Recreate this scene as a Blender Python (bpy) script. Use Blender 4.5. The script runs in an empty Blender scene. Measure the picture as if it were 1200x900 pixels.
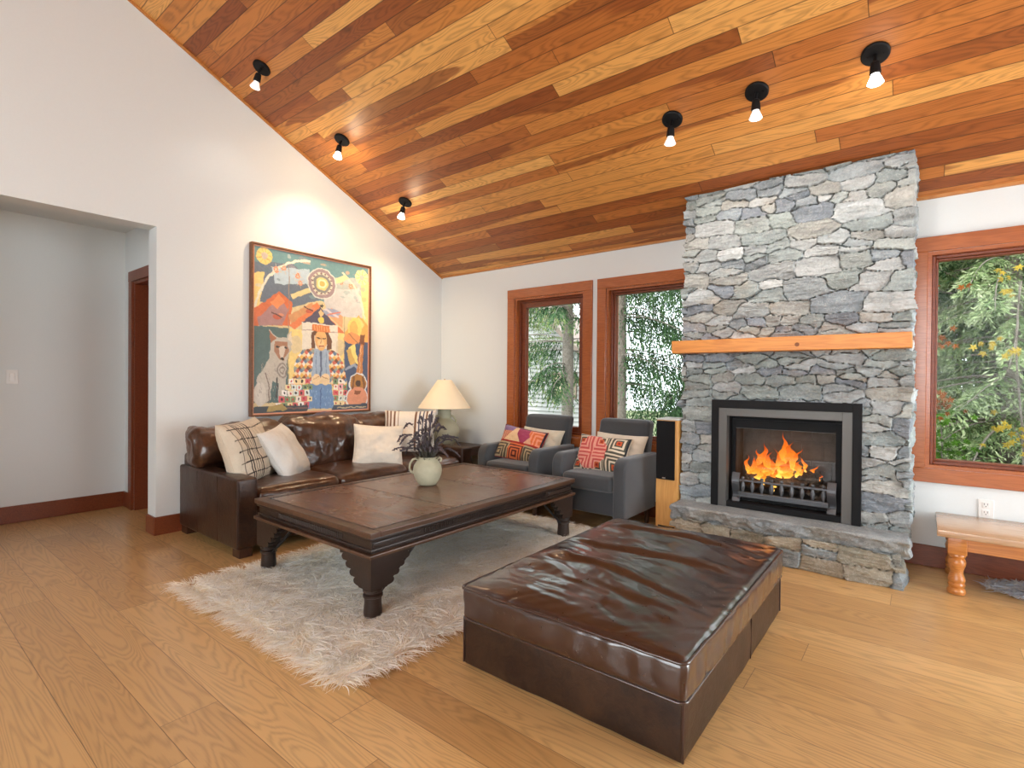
import bpy, bmesh, math, random
import numpy as np
from mathutils import Matrix, Vector

random.seed(7)
RNG = np.random.default_rng(7)
SC = bpy.context.scene
COL = SC.collection

# ------------------------------------------------------------------ camera, world, lights, exposure
CAM_H, FPX = 1.21, 611.0
YAW, PITCH, ROLL = 0.66792, 0.00755, -0.00862
def cam_axes():
    cy, sy = math.cos(YAW), math.sin(YAW)
    f = np.array([-sy, cy, 0.0]); r = np.array([cy, sy, 0.0]); u = np.array([0, 0, 1.0])
    cp, sp = math.cos(PITCH), math.sin(PITCH)
    f, u = f*cp - u*sp, u*cp + f*sp
    cr, sr = math.cos(ROLL), math.sin(ROLL)
    r, u = r*cr - u*sr, u*cr + r*sr
    return r, u, f
_r, _u, _f = cam_axes()
cd = bpy.data.cameras.new('camera'); cd.sensor_width = 36.0; cd.lens = FPX/1200*36.0
cd.clip_start = 0.05; cd.clip_end = 200
cam = bpy.data.objects.new('camera', cd); COL.objects.link(cam)
cam.matrix_world = Matrix(((_r[0], _u[0], -_f[0], 0), (_r[1], _u[1], -_f[1], 0), (_r[2], _u[2], -_f[2], CAM_H), (0, 0, 0, 1)))
SC.camera = cam

SC.view_settings.view_transform = 'Standard'
SC.view_settings.look = 'None'
SC.view_settings.exposure = 0.08
SC.view_settings.gamma = 1.0
SC.view_settings.use_curve_mapping = False
SC.cycles.use_denoising = True
SC.cycles.max_bounces = 8
SC.cycles.diffuse_bounces = 5
SC.cycles.glossy_bounces = 4
SC.cycles.transparent_max_bounces = 12
SC.cycles.caustics_reflective = False
SC.cycles.caustics_refractive = False
SC.cycles.sample_clamp_indirect = 6.0

SKY = 4.5
wd = bpy.data.worlds.new('sky'); SC.world = wd; wd.use_nodes = True
bg = wd.node_tree.nodes['Background']
bg.inputs[0].default_value = (0.86, 0.95, 1.0, 1); bg.inputs[1].default_value = SKY

def lamp(name, kind, loc, target, energy, color, **kw):
    d = bpy.data.lights.new(name, kind); d.energy = energy; d.color = color
    for k, v in kw.items(): setattr(d, k, v)
    o = bpy.data.objects.new(name, d); COL.objects.link(o); o.location = loc
    o.rotation_euler = (Vector(target) - Vector(loc)).to_track_quat('-Z', 'Y').to_euler()
    return o
# the sun stands behind the house and lights the trees; the roof keeps it out of the room
lamp('sun', 'SUN', (3, -8, 12), (1.0, 2.0, 2.0), 3.2, (1.0, 0.95, 0.86), angle=math.radians(2))
# daylight entering through the glass doors of the right wall and the windows of the wall behind the camera
lamp('daylight_doors', 'AREA', (2.80, 3.2, 1.25), (-3.0, 3.0, 0.2), 100, (0.90, 0.96, 1.0), shape='RECTANGLE', size=2.0, size_y=2.1)
lamp('daylight_windows', 'AREA', (-0.7, -2.85, 1.75), (-1.6, 4.0, 1.1), 120, (0.93, 0.97, 1.0), shape='RECTANGLE', size=4.6, size_y=2.2)

# ------------------------------------------------------------------ numpy noise
def _hash(ix, iy, iz):
    h = (ix.astype(np.int64)*374761393 + iy.astype(np.int64)*668265263 + iz.astype(np.int64)*2147483647) & 0x7fffffff
    h = ((h ^ (h >> 13))*1274126177) & 0x7fffffff
    h = ((h ^ (h >> 16))*2246822519) & 0x7fffffff
    return ((h ^ (h >> 15)) & 0xffffff)/float(0xffffff)
def vnoise(x, y, z=0.0):
    x, y, z = np.broadcast_arrays(np.asarray(x, float), np.asarray(y, float), np.asarray(z, float))
    x0, y0, z0 = np.floor(x), np.floor(y), np.floor(z)
    fx, fy, fz = x-x0, y-y0, z-z0
    fx, fy, fz = [t*t*(3-2*t) for t in (fx, fy, fz)]
    def H(a, b, c): return _hash(x0+a, y0+b, z0+c)
    v = 0
    for a in (0, 1):
        for b in (0, 1):
            for c in (0, 1):
                v = v + H(a, b, c)*(fx if a else 1-fx)*(fy if b else 1-fy)*(fz if c else 1-fz)
    return v*2-1
def fbm(x, y, z=0.0, o=4):
    s, a = 0, 0.5
    x, y, z = np.asarray(x, float), np.asarray(y, float), np.asarray(z, float)
    for i in range(o):
        s = s + a*vnoise(x*2**i + 13.7*i, y*2**i + 7.3*i, z*2**i + 3.1*i); a *= 0.5
    return s

# ------------------------------------------------------------------ geometry collector
class G:
    def __init__(self): self.v, self.f, self.c, self.n = [], [], [], 0
    def add(self, v, f, c=None):
        v = np.asarray(v, float).reshape(-1, 3)
        self.v.append(v)
        if isinstance(f, np.ndarray): f = f.tolist()
        n = self.n
        self.f.extend([[i+n for i in q] for q in f])
        if c is None: c = (1, 1, 1)
        c = np.asarray(c, float)
        if c.ndim == 1: c = np.tile(c[:3], (len(v), 1))
        self.c.append(c[:, :3]); self.n += len(v)
        return self
    def box(self, a, b, bev=0.0, seg=2, c=None):
        a, b = np.minimum(a, b), np.maximum(a, b)
        bm = bmesh.new(); bmesh.ops.create_cube(bm, size=1)
        for q in bm.verts: q.co = Vector([(a[i]+b[i])/2 + q.co[i]*(b[i]-a[i]) for i in range(3)])
        if bev > 0:
            bev = min(bev, float(min(b-a))*0.49)
            bmesh.ops.bevel(bm, geom=bm.edges[:], offset=bev, segments=seg, affect='EDGES', profile=0.5)
        return self.bm(bm, c)
    def bm(self, bm, c=None):
        bm.verts.index_update()
        v = [q.co[:] for q in bm.verts]; f = [[q.index for q in p.verts] for p in bm.faces]
        bm.free(); return self.add(v, f, c)
    def lathe(self, prof, at=(0, 0, 0), n=24, c=None, caps=True, axis=None):
        prof = np.array(prof, float); m = len(prof)
        t = np.arange(n)/n*2*np.pi
        v = np.stack([prof[:, 0][:, None]*np.cos(t), prof[:, 0][:, None]*np.sin(t), np.repeat(prof[:, 1][:, None], n, 1)], -1).reshape(-1, 3)
        f = [[i*n+j, i*n+(j+1) % n, (i+1)*n+(j+1) % n, (i+1)*n+j] for i in range(m-1) for j in range(n)]
        if caps: f += [[j for j in range(n)][::-1], [(m-1)*n+j for j in range(n)]]
        if axis is not None:
            z = Vector(axis).normalized(); q = Vector((0, 0, 1)).rotation_difference(z).to_matrix()
            v = v @ np.array(q).T
        return self.add(v+np.array(at), f, c)
    def tube(self, pts, rad, n=8, c=None, closed=False):
        p = np.array(pts, float); m = len(p)
        rad = np.broadcast_to(np.asarray(rad, float), (m,))
        d = np.roll(p, -1, 0)-np.roll(p, 1, 0) if closed else np.gradient(p, axis=0)
        d /= np.linalg.norm(d, axis=1)[:, None]+1e-9
        up = np.array([0, 0, 1.0]) if abs(d[0][2]) < 0.9 else np.array([1.0, 0, 0])
        V = []
        s = np.cross(d[0], up); s /= np.linalg.norm(s)
        for i in range(m):
            s = s - d[i]*(s@d[i]); s /= np.linalg.norm(s)+1e-9
            w = np.cross(d[i], s)
            t = np.arange(n)/n*2*np.pi
            V.append(p[i]+rad[i]*(np.cos(t)[:, None]*s+np.sin(t)[:, None]*w))
        f = [[i*n+j, i*n+(j+1) % n, ((i+1) % m)*n+(j+1) % n, ((i+1) % m)*n+j] for i in range(m if closed else m-1) for j in range(n)]
        if not closed: f += [[j for j in range(n)][::-1], [(m-1)*n+j for j in range(n)]]
        return self.add(np.concatenate(V), f, c)
    def prism(self, poly, o, ax, ay, an, t, c=None):
        """extrude 2-D polygon (in axes ax, ay from origin o) along an by t"""
        poly = np.array(poly, float); o, ax, ay, an = [np.array(q, float) for q in (o, ax, ay, an)]
        a = o+poly[:, :1]*ax+poly[:, 1:]*ay; b = a+an*t; n = len(poly)
        f = [list(range(n))[::-1], [n+i for i in range(n)]]+[[i, (i+1) % n, n+(i+1) % n, n+i] for i in range(n)]
        return self.add(np.concatenate([a, b]), f, c)
    def grid(self, P, c=None, close_u=False):
        """P: array (nu, nv, 3)"""
        nu, nv = P.shape[:2]
        i, j = np.meshgrid(np.arange(nu-1), np.arange(nv-1), indexing='ij')
        a = (i*nv+j).ravel()
        f = np.stack([a, a+nv, a+nv+1, a+1], 1)
        return self.add(P.reshape(-1, 3), f, None if c is None else np.asarray(c).reshape(-1, 3))

def soft(size, r, dens=0.03, puff=(0, 0, 0), namp=0.0, nfreq=6.0, seed=0.0):
    """upholstered box centred on the origin: rounded edges, bulging faces, slight unevenness"""
    s = np.array(size, float)
    def samples(L):
        n = max(4, int(L/dens)); t = np.linspace(-1, 1, n+1)
        inner = t*(L/2-r)
        a = np.array([0, .25, .5, .75])*r
        return np.concatenate([-L/2+a, inner, L/2-a[::-1]])
    S = [samples(L) for L in s]
    V, F, k = [], [], 0
    for ax in range(3):
        b, c = (ax+1) % 3, (ax+2) % 3
        for sg in (-1, 1):
            A, B = np.meshgrid(S[b], S[c], indexing='ij')
            P = np.zeros(A.shape+(3,)); P[..., ax] = sg*s[ax]/2; P[..., b] = A; P[..., c] = B
            nu, nv = A.shape
            i, j = np.meshgrid(np.arange(nu-1), np.arange(nv-1), indexing='ij'); q = (i*nv+j).ravel()+k
            f = np.stack([q, q+nv, q+nv+1, q+1], 1)
            if sg < 0: f = f[:, ::-1]
            V.append(P.reshape(-1, 3)); F.append(f); k += nu*nv
    V = np.concatenate(V); F = np.concatenate(F)
    key = np.round(V, 5); _, idx, inv = np.unique(key, axis=0, return_index=True, return_inverse=True)
    inv = inv.reshape(-1); V = V[idx]; F = inv[F]
    u = V/(s/2)
    inner = np.clip(V, -(s/2-r), s/2-r); d = V-inner
    L = np.linalg.norm(d, axis=1)[:, None]
    nrm = d/np.maximum(L, 1e-9)
    W = inner+np.minimum(L, r)*nrm
    b = np.clip(1-u**2, 0, 1)
    for ax in range(3):
        if puff[ax]:
            o = b[:, (ax+1) % 3]**.6*b[:, (ax+2) % 3]**.6
            W[:, ax] += np.sign(u[:, ax])*np.abs(u[:, ax])**3*o*puff[ax]
    if namp:
        W += nrm*(fbm(W[:, 0]*nfreq+seed, W[:, 1]*nfreq+seed*2, W[:, 2]*nfreq)*namp)[:, None]
    return W, F

def rotz(v, a):
    c, s = math.cos(a), math.sin(a); v = np.asarray(v, float)
    return np.stack([v[:, 0]*c-v[:, 1]*s, v[:, 0]*s+v[:, 1]*c, v[:, 2]], 1)

ORG = {}
def obj(name, g, mat, parent=None, smooth=20, kind=None, origin=None):
    v = np.concatenate(g.v) if g.v else np.zeros((0, 3))
    if parent is not None: o0 = np.array(ORG[parent.name])
    elif origin is not None: o0 = np.array(origin, float)
    else: o0 = np.array([(v[:, 0].min()+v[:, 0].max())/2, (v[:, 1].min()+v[:, 1].max())/2, v[:, 2].min()])
    me = bpy.data.meshes.new(name)
    nv, nf = len(v), len(g.f)
    lens = np.fromiter((len(q) for q in g.f), dtype=np.int32, count=nf)
    loops = np.fromiter((i for q in g.f for i in q), dtype=np.int32, count=int(lens.sum()))
    me.vertices.add(nv); me.vertices.foreach_set('co', (v-o0).ravel())
    me.loops.add(len(loops)); me.loops.foreach_set('vertex_index', loops)
    me.polygons.add(nf); me.polygons.foreach_set('loop_start', np.concatenate([[0], np.cumsum(lens)[:-1]]).astype(np.int32))
    me.update(calc_edges=True); me.validate()
    ca = np.concatenate(g.c)
    if not np.allclose(ca, 1):
        at = me.color_attributes.new('tint', 'FLOAT_COLOR', 'POINT')
        at.data.foreach_set('color', np.concatenate([ca, np.ones((nv, 1))], 1).ravel())
    me.materials.append(mat)
    me.polygons.foreach_set('use_smooth', [bool(smooth)]*len(me.polygons))
    if smooth:
        if smooth < 180: me.set_sharp_from_angle(angle=math.radians(smooth))
    o = bpy.data.objects.new(name, me); COL.objects.link(o)
    if parent is not None: o.parent = parent; ORG[o.name] = tuple(o0)
    else: o.location = o0; ORG[o.name] = tuple(o0)
    if kind: o['kind'] = kind
    return o
def tag(o, label, cat, group=None):
    o['label'] = label; o['category'] = cat
    if group: o['group'] = group
    return o
def thing(name, label, cat, loc, group=None):
    o = bpy.data.objects.new(name, None); COL.objects.link(o); o.location = loc
    o.empty_display_size = 0.1
    ORG[o.name] = tuple(loc)
    return tag(o, label, cat, group)
def sgroup(name, loc):
    o = bpy.data.objects.new(name, None); COL.objects.link(o); o.location = loc; ORG[o.name] = tuple(loc)
    o['kind'] = 'structure'; return o
def recalc(g):
    bm = bmesh.new(); v = np.concatenate(g.v)
    vs = [bm.verts.new(q) for q in v]
    for f in g.f:
        try: bm.faces.new([vs[i] for i in f])
        except ValueError: pass
    bmesh.ops.recalc_face_normals(bm, faces=bm.faces[:])
    c = np.concatenate(g.c); h = G(); h.bm(bm, c); return h

# ------------------------------------------------------------------ materials
class NT:
    def __init__(self, name):
        self.m = bpy.data.materials.new(name); self.m.use_nodes = True
        self.t = self.m.node_tree; self.p = self.t.nodes['Principled BSDF']; self.out = self.t.nodes['Material Output']
    def n(self, ty, **kw):
        q = self.t.nodes.new(ty)
        for k, v in kw.items(): setattr(q, k, v)
        return q
    def put(self, sock, v):
        if isinstance(v, bpy.types.NodeSocket): self.t.links.new(v, sock)
        elif v is not None:
            if hasattr(sock.default_value, '__len__') and not hasattr(v, '__len__'): v = (v,)*len(sock.default_value)
            if hasattr(sock.default_value, '__len__') and len(sock.default_value) == 4 and len(v) == 3: v = tuple(v)+(1,)
            sock.default_value = v
    def math(self, op, a, b=None, c=None):
        q = self.n('ShaderNodeMath', operation=op)
        for i, x in enumerate((a, b, c)):
            if x is not None: self.put(q.inputs[i], x)
        return q.outputs[0]
    def xyz(self, kind='Object'):
        tc = self.n('ShaderNodeTexCoord'); s = self.n('ShaderNodeSeparateXYZ'); self.t.links.new(tc.outputs[kind], s.inputs[0])
        return s.outputs[0], s.outputs[1], s.outputs[2]
    def vec(self, x, y, z):
        q = self.n('ShaderNodeCombineXYZ')
        for i, v in enumerate((x, y, z)): self.put(q.inputs[i], v)
        return q.outputs[0]
    def noise(self, vec, scale=5, detail=4, rough=0.5, dist=0.0, col=False):
        q = self.n('ShaderNodeTexNoise')
        if vec is not None: self.put(q.inputs['Vector'], vec)
        q.inputs['Scale'].default_value = scale; q.inputs['Detail'].default_value = detail
        q.inputs['Roughness'].default_value = rough; q.inputs['Distortion'].default_value = dist
        return q.outputs['Color' if col else 'Fac']
    def white(self, a, b=None):
        q = self.n('ShaderNodeTexWhiteNoise', noise_dimensions='2D')
        self.put(q.inputs['Vector'], self.vec(a, b if b is not None else 0.0, 0.0)); return q.outputs['Value']
    def ramp(self, fac, stops, interp='LINEAR'):
        q = self.n('ShaderNodeValToRGB'); cr = q.color_ramp; cr.interpolation = interp
        while len(cr.elements) < len(stops): cr.elements.new(0.5)
        for e, (p, c) in zip(cr.elements, stops):
            e.position = p; e.color = (c, c, c, 1) if not hasattr(c, '__len__') else tuple(c)+((1,) if len(c) == 3 else ())
        self.put(q.inputs[0], fac); return q.outputs[0]
    def mix(self, fac, a, b, blend='MIX'):
        q = self.n('ShaderNodeMix', data_type='RGBA', blend_type=blend)
        self.put(q.inputs[0], fac); self.put(q.inputs[6], a); self.put(q.inputs[7], b); return q.outputs[2]
    def bump(self, h, strength=0.3, dist=0.01):
        q = self.n('ShaderNodeBump'); q.inputs['Strength'].default_value = strength; q.inputs['Distance'].default_value = dist
        self.put(q.inputs['Height'], h); self.t.links.new(q.outputs[0], self.p.inputs['Normal'])
    def set(self, **kw):
        for k, v in kw.items(): self.put(self.p.inputs[k.replace('_', ' ')], v)
        return self.m
    def attr(self, name='tint'):
        q = self.n('ShaderNodeAttribute', attribute_name=name); return q.outputs['Color']

def lin(r, g, b):
    f = lambda c: (c/255/12.92 if c/255 <= 0.04045 else ((c/255+0.055)/1.055)**2.4)
    return (f(r), f(g), f(b))

def plain(name, col, rough=0.5, metal=0.0, var=0.06, bump=0.0, scale=40, coat=0.0, spec=0.5):
    k = NT(name); tc = k.n('ShaderNodeTexCoord').outputs['Object']
    nz = k.noise(tc, scale, 4)
    c = k.mix(nz, tuple(x*(1-var) for x in col), tuple(min(1, x*(1+var)) for x in col))
    if bump: k.bump(nz, bump, 0.004)
    return k.set(Base_Color=c, Roughness=rough, Metallic=metal, Coat_Weight=coat, Specular_IOR_Level=spec)

def planks(name, w, length, cols, yoff=0.0, rough=0.35, grain=0.35, knots=0.3, gap=0.018, coat=0.0, heart=0.0, spec=0.5):
    k = NT(name); x, y, z = k.xyz()
    v = k.math('DIVIDE', k.math('ADD', y, yoff), w); row = k.math('FLOOR', v); fy = k.math('FRACT', v)
    rr = k.white(row, 3.7)
    u = k.math('ADD', k.math('DIVIDE', x, length), k.math('MULTIPLY', rr, 9.0)); cl = k.math('FLOOR', u); fx = k.math('FRACT', u)
    idv = k.white(row, cl); id2 = k.white(k.math('ADD', row, 17.3), cl)
    base = k.ramp(idv, cols)
    # growth rings: contour lines of a stretched noise
    rv = k.vec(k.math('MULTIPLY', x, 0.9), k.math('MULTIPLY', y, 7.0), k.math('MULTIPLY', id2, 40.0))
    rn = k.noise(rv, 1.0, 2, 0.5, 0.35)
    rings = k.math('FRACT', k.math('MULTIPLY', rn, 22.0))
    rings = k.math('ABSOLUTE', k.math('SUBTRACT', rings, 0.5))
    fine = k.noise(k.vec(k.math('MULTIPLY', x, 6.0), k.math('MULTIPLY', y, 160.0), k.math('MULTIPLY', idv, 30.0)), 1.0, 3, 0.6)
    g = k.math('ADD', k.math('MULTIPLY', rings, 1.1), k.math('MULTIPLY', fine, 0.75))
    shade = k.ramp(g, [(0.25, 1.0-grain), (0.75, 1.0+grain*0.25)])
    c = k.mix(1.0, base, shade, 'MULTIPLY')
    if heart:
        hn = k.noise(k.vec(k.math('MULTIPLY', x, 0.45), k.math('MULTIPLY', y, 5.0), k.math('MULTIPLY', id2, 77.0)), 1.0, 2, 0.4, 0.2)
        hm = k.ramp(hn, [(0.545, 0.0), (0.56, 1.0)])
        c = k.mix(k.math('MULTIPLY', hm, k.ramp(id2, [(0.45, 0.0), (0.5, heart)])), c, k.mix(1.0, cols[0][1]+(1,), shade, 'MULTIPLY'))
    vo = k.n('ShaderNodeTexVoronoi'); vo.inputs['Scale'].default_value = 1.0
    k.put(vo.inputs['Vector'], k.vec(k.math('MULTIPLY', x, 1.1), k.math('MULTIPLY', y, 3.6), 0.0))
    kn = k.ramp(k.math('ADD', vo.outputs['Distance'], k.math('MULTIPLY', k.noise(None, 30, 2), 0.06)), [(0.055, 1.0), (0.11, 0.0)])
    vr = k.n('ShaderNodeSeparateColor'); k.put(vr.inputs[0], vo.outputs['Color'])
    kn = k.math('MULTIPLY', kn, k.math('MULTIPLY', k.math('GREATER_THAN', vr.outputs[0], 0.55), knots))
    c = k.mix(kn, c, (0.03, 0.014, 0.006, 1))
    ey = k.math('MINIMUM', fy, k.math('SUBTRACT', 1.0, fy))
    ex = k.math('MULTIPLY', k.math('MINIMUM', fx, k.math('SUBTRACT', 1.0, fx)), length/w)
    e = k.ramp(k.math('MINIMUM', ey, ex), [(gap*0.4, 0.0), (gap, 1.0)])
    c = k.mix(k.math('MULTIPLY', k.math('SUBTRACT', 1.0, e), 0.72), c, (0.02, 0.008, 0.003, 1))
    k.bump(k.math('ADD', e, k.math('MULTIPLY', fine, 0.08)), 0.35, 0.003)
    return k.set(Base_Color=c, Roughness=k.math('ADD', k.math('MULTIPLY', fine, 0.15), rough), Coat_Weight=coat, Coat_Roughness=0.2, Specular_IOR_Level=spec)

def wood(name, col, dark, rough=0.4, scale=1.0, axis=0, coat=0.0, ringk=14.0):
    k = NT(name); p = list(k.xyz())
    q = [k.math('MULTIPLY', p[i], (1.6 if i == axis else 14.0)*scale) for i in range(3)]
    v = k.vec(*q)
    rn = k.noise(v, 1.0, 3, 0.5, 0.4)
    rings = k.math('ABSOLUTE', k.math('SUBTRACT', k.math('FRACT', k.math('MULTIPLY', rn, ringk)), 0.5))
    q2 = [k.math('MULTIPLY', p[i], (8 if i == axis else 220.0)*scale) for i in range(3)]
    fine = k.noise(k.vec(*q2), 1.0, 3, 0.6)
    g = k.math('ADD', rings, k.math('MULTIPLY', fine, 0.7))
    c = k.ramp(g, [(0.2, dark), (0.8, col)])
    k.bump(fine, 0.15, 0.002)
    return k.set(Base_Color=c, Roughness=rough, Coat_Weight=coat, Coat_Roughness=0.15)

def leather(name, col, worn, rough=0.34, wear=0.5, bump=0.5, coat=0.0, lump=.8):
    k = NT(name); tc = k.n('ShaderNodeTexCoord').outputs['Object']
    n1 = k.noise(tc, 4.0, 6, 0.62, 0.6); n2 = k.noise(tc, 22.0, 5, 0.65, 1.2); n3 = k.noise(tc, 130.0, 3, 0.6)
    m = k.ramp(k.math('ADD', k.math('MULTIPLY', n1, 0.65), k.math('MULTIPLY', n2, 0.45)), [(0.46, 0.0), (0.72, wear)])
    c = k.mix(m, col+(1,), worn+(1,))
    vo = k.n('ShaderNodeTexVoronoi', feature='DISTANCE_TO_EDGE'); vo.inputs['Scale'].default_value = 16.0
    k.put(vo.inputs['Vector'], k.noise(tc, 3.0, 3, 0.5, 0.0, col=True)); 
    cr = k.noise(tc, 34.0, 6, 0.75, 2.2)
    crs = k.ramp(k.math('ABSOLUTE', k.math('SUBTRACT', cr, 0.5)), [(0.0, 1.0), (0.018, 0.0)])
    c = k.mix(k.math('MULTIPLY', crs, 0.22*wear), c, tuple(min(1, q*2.0) for q in worn)+(1,))
    h = k.math('ADD', k.math('MULTIPLY', n2, lump), k.math('MULTIPLY', n3, 0.22))
    k.bump(h, bump, 0.006)
    r = k.math('ADD', k.math('MULTIPLY', n2, 0.22), rough-0.1)
    return k.set(Base_Color=c, Roughness=r, Specular_IOR_Level=0.4, Coat_Weight=coat, Coat_Roughness=.17, Coat_IOR=1.62)

def fabric(name, col=None, rough=0.9, weave=600, var=0.25, sheen=0.2, bump=0.4):
    k = NT(name); tc = k.n('ShaderNodeTexCoord').outputs['Object']
    n1 = k.noise(tc, weave, 2, 0.6); n2 = k.noise(tc, 5.0, 3)
    base = k.attr() if col is None else (tuple(col)+(1,))
    c = k.mix(1.0, base, k.ramp(n1, [(0.3, 1-var), (0.7, 1+var)]), 'MULTIPLY')
    c = k.mix(1.0, c, k.ramp(n2, [(0.3, 0.94), (0.7, 1.05)]), 'MULTIPLY')
    k.bump(n1, bump, 0.002)
    return k.set(Base_Color=c, Roughness=rough, Sheen_Weight=sheen, Specular_IOR_Level=0.2)

def glass(name, tint=(1, 1, 1), ior=1.22):
    k = NT(name); t = k.t; t.nodes.remove(k.p)
    tr = k.n('ShaderNodeBsdfTransparent'); tr.inputs[0].default_value = tint+(1,)
    gl = k.n('ShaderNodeBsdfGlossy'); gl.inputs['Roughness'].default_value = 0.02
    fr = k.n('ShaderNodeFresnel'); fr.inputs[0].default_value = ior
    mx = k.n('ShaderNodeMixShader')
    ge = k.n('ShaderNodeNewGeometry')
    fac = k.math('MULTIPLY', fr.outputs[0], k.math('SUBTRACT', 1.0, ge.outputs['Backfacing']))
    t.links.new(fac, mx.inputs[0]); t.links.new(tr.outputs[0], mx.inputs[1]); t.links.new(gl.outputs[0], mx.inputs[2])
    t.links.new(mx.outputs[0], k.out.inputs[0]); return k.m

def emit(name, col, s, base=(0.8, 0.8, 0.8)):
    k = NT(name); return k.set(Base_Color=base, Emission_Color=col, Emission_Strength=s, Roughness=0.4)

M = {}
M['wall'] = plain('white_wall_paint', (0.70, 0.735, 0.74), 0.85, var=0.02, bump=0.06, scale=90, spec=0.2)
M['floor'] = planks('oak_floor_planks', 0.19, 1.9,
    [(0.0, (0.46, 0.262, 0.096)), (0.3, (0.53, 0.312, 0.120)), (0.65, (0.575, 0.348, 0.136)), (1.0, (0.63, 0.395, 0.165))],
    yoff=0.1, rough=0.30, grain=0.24, knots=0.85, gap=0.008, spec=0.5, coat=.35)
M['ceil'] = planks('cedar_ceiling_planks', 0.092, 2.1,
    [(0.0, (0.23, 0.062, 0.015)), (0.22, (0.35, 0.105, 0.023)), (0.55, (0.46, 0.165, 0.036)), (0.75, (0.56, 0.235, 0.055)), (1.0, (0.70, 0.37, 0.11))],
    yoff=0.05, rough=0.34, grain=0.34, knots=0.5, gap=0.035, heart=0.8)
M['trim'] = wood('fir_window_trim', (0.40, 0.115, 0.030), (0.29, 0.075, 0.020), 0.24, coat=.4)
M['trimdk'] = wood('dark_fir_trim', (0.20, 0.048, 0.016), (0.13, 0.028, 0.010), 0.36)
M['cove'] = wood('cedar_cove_trim', (0.52, 0.22, 0.06), (0.40, 0.15, 0.04), 0.4)
M['glass'] = glass('window_glass')
M['fglass'] = glass('fire_glass', (0.92, 0.92, 0.92), 1.3)
M['plate'] = plain('white_plastic', (0.75, 0.74, 0.72), 0.35, var=0.01)
M['slot'] = plain('dark_slot', (0.03, 0.03, 0.03), 0.5)

# ------------------------------------------------------------------ the room shell
XL, YF = -4.59, 4.43          # inner faces of the left wall and of the fireplace wall
Z0, SL = 2.443, 0.4815        # ceiling height at the fireplace wall, pitch
RY = -0.3                     # ridge
XR, YB = 2.9, -3.0
def zc(y): return Z0+SL*(YF-y) if y >= RY else Z0+SL*(YF-RY)-SL*(RY-y)
g = G(); g.add([(-6.2, -3.3, 0), (3.2, -3.3, 0), (3.2, 4.7, 0), (-6.2, 4.7, 0), (-6.2, -3.3, -.1), (3.2, -3.3, -.1), (3.2, 4.7, -.1), (-6.2, 4.7, -.1)],
               [[0, 1, 2, 3], [7, 6, 5, 4], [0, 4, 5, 1], [1, 5, 6, 2], [2, 6, 7, 3], [3, 7, 4, 0]])
obj('floor', g, M['floor'], smooth=0, kind='structure', origin=(0, 0, 0))
g = G()
sec = [(4.72, zc(4.72)), (RY, zc(RY)), (-3.2, zc(-3.2)), (-3.2, zc(-3.2)+.2), (RY, zc(RY)+.22), (4.72, zc(4.72)+.2)]
g.prism(sec, (-4.76, 0, 0), (0, 1, 0), (0, 0, 1), (1, 0, 0), 3.15+4.76)
obj('ceiling', recalc(g), M['ceil'], smooth=0, kind='structure', origin=(0, 0, 0))
# left wall with the hall opening
g = G()
g.prism([(-3.2, 0), (-0.2, 0), (-0.2, 2.355), (1.44, 2.355), (1.44, 0), (4.63, 0), (4.63, zc(4.63)+.02), (RY, zc(RY)+.02), (-3.2, zc(-3.2)+.02)],
        (XL-.17, 0, 0), (0, 1, 0), (0, 0, 1), (1, 0, 0), .17)
obj('wall_left', recalc(g), M['wall'], smooth=0, kind='structure')
def wall_cells(g, us, zs, holes, mk):
    for i in range(len(us)-1):
        for j in range(len(zs)-1):
            cu, cz = (us[i]+us[i+1])/2, (zs[j]+zs[j+1])/2
            if any(a < cu < b and c < cz < d for a, b, c, d in holes): continue
            mk(g, us[i], us[i+1], zs[j], zs[j+1])
WIN = [(-3.46, -2.60, 0.65, 2.083), (-2.362, -1.50, 0.65, 2.083), (0.015, 1.40, 0.65, 2.083)]
FBX = (-1.19, -0.35, 0.30, 1.03)
g = G()
us = sorted([XL]+[q for h in WIN for q in h[:2]]+[FBX[0], FBX[1], XR]); zs = [0, 0.30, 0.65, 1.03, 2.083, Z0]
wall_cells(g, us, zs, WIN+[FBX], lambda g, a, b, c, d: g.box((a, YF, c), (b, YF+.2, d)))
obj('wall_front', g, M['wall'], smooth=0, kind='structure')
DOORS = (2.15, 4.2, 0.02, 2.2)
g = G()
wall_cells(g, [-3.2, DOORS[0], DOORS[1], 4.63], [0, DOORS[2], DOORS[3], 2.43], [DOORS], lambda g, a, b, c, d: g.box((XR, a, c), (XR+.2, b, d)))
g.prism([(-3.2, 2.43), (4.63, 2.43), (4.63, zc(4.63)), (RY, zc(RY)), (-3.2, zc(-3.2))], (XR, 0, 0), (0, 1, 0), (0, 0, 1), (1, 0, 0), .2)
obj('wall_right', recalc(g), M['wall'], smooth=0, kind='structure')
BW = (-3.1, 1.7, 0.65, 2.85)
g = G()
wall_cells(g, [-4.7, BW[0], BW[1], 3.1], [0, BW[2], BW[3], zc(-3.0)], [BW], lambda g, a, b, c, d: g.box((a, YB-.2, c), (b, YB, d)))
obj('wall_back', g, M['wall'], smooth=0, kind='structure')
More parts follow.
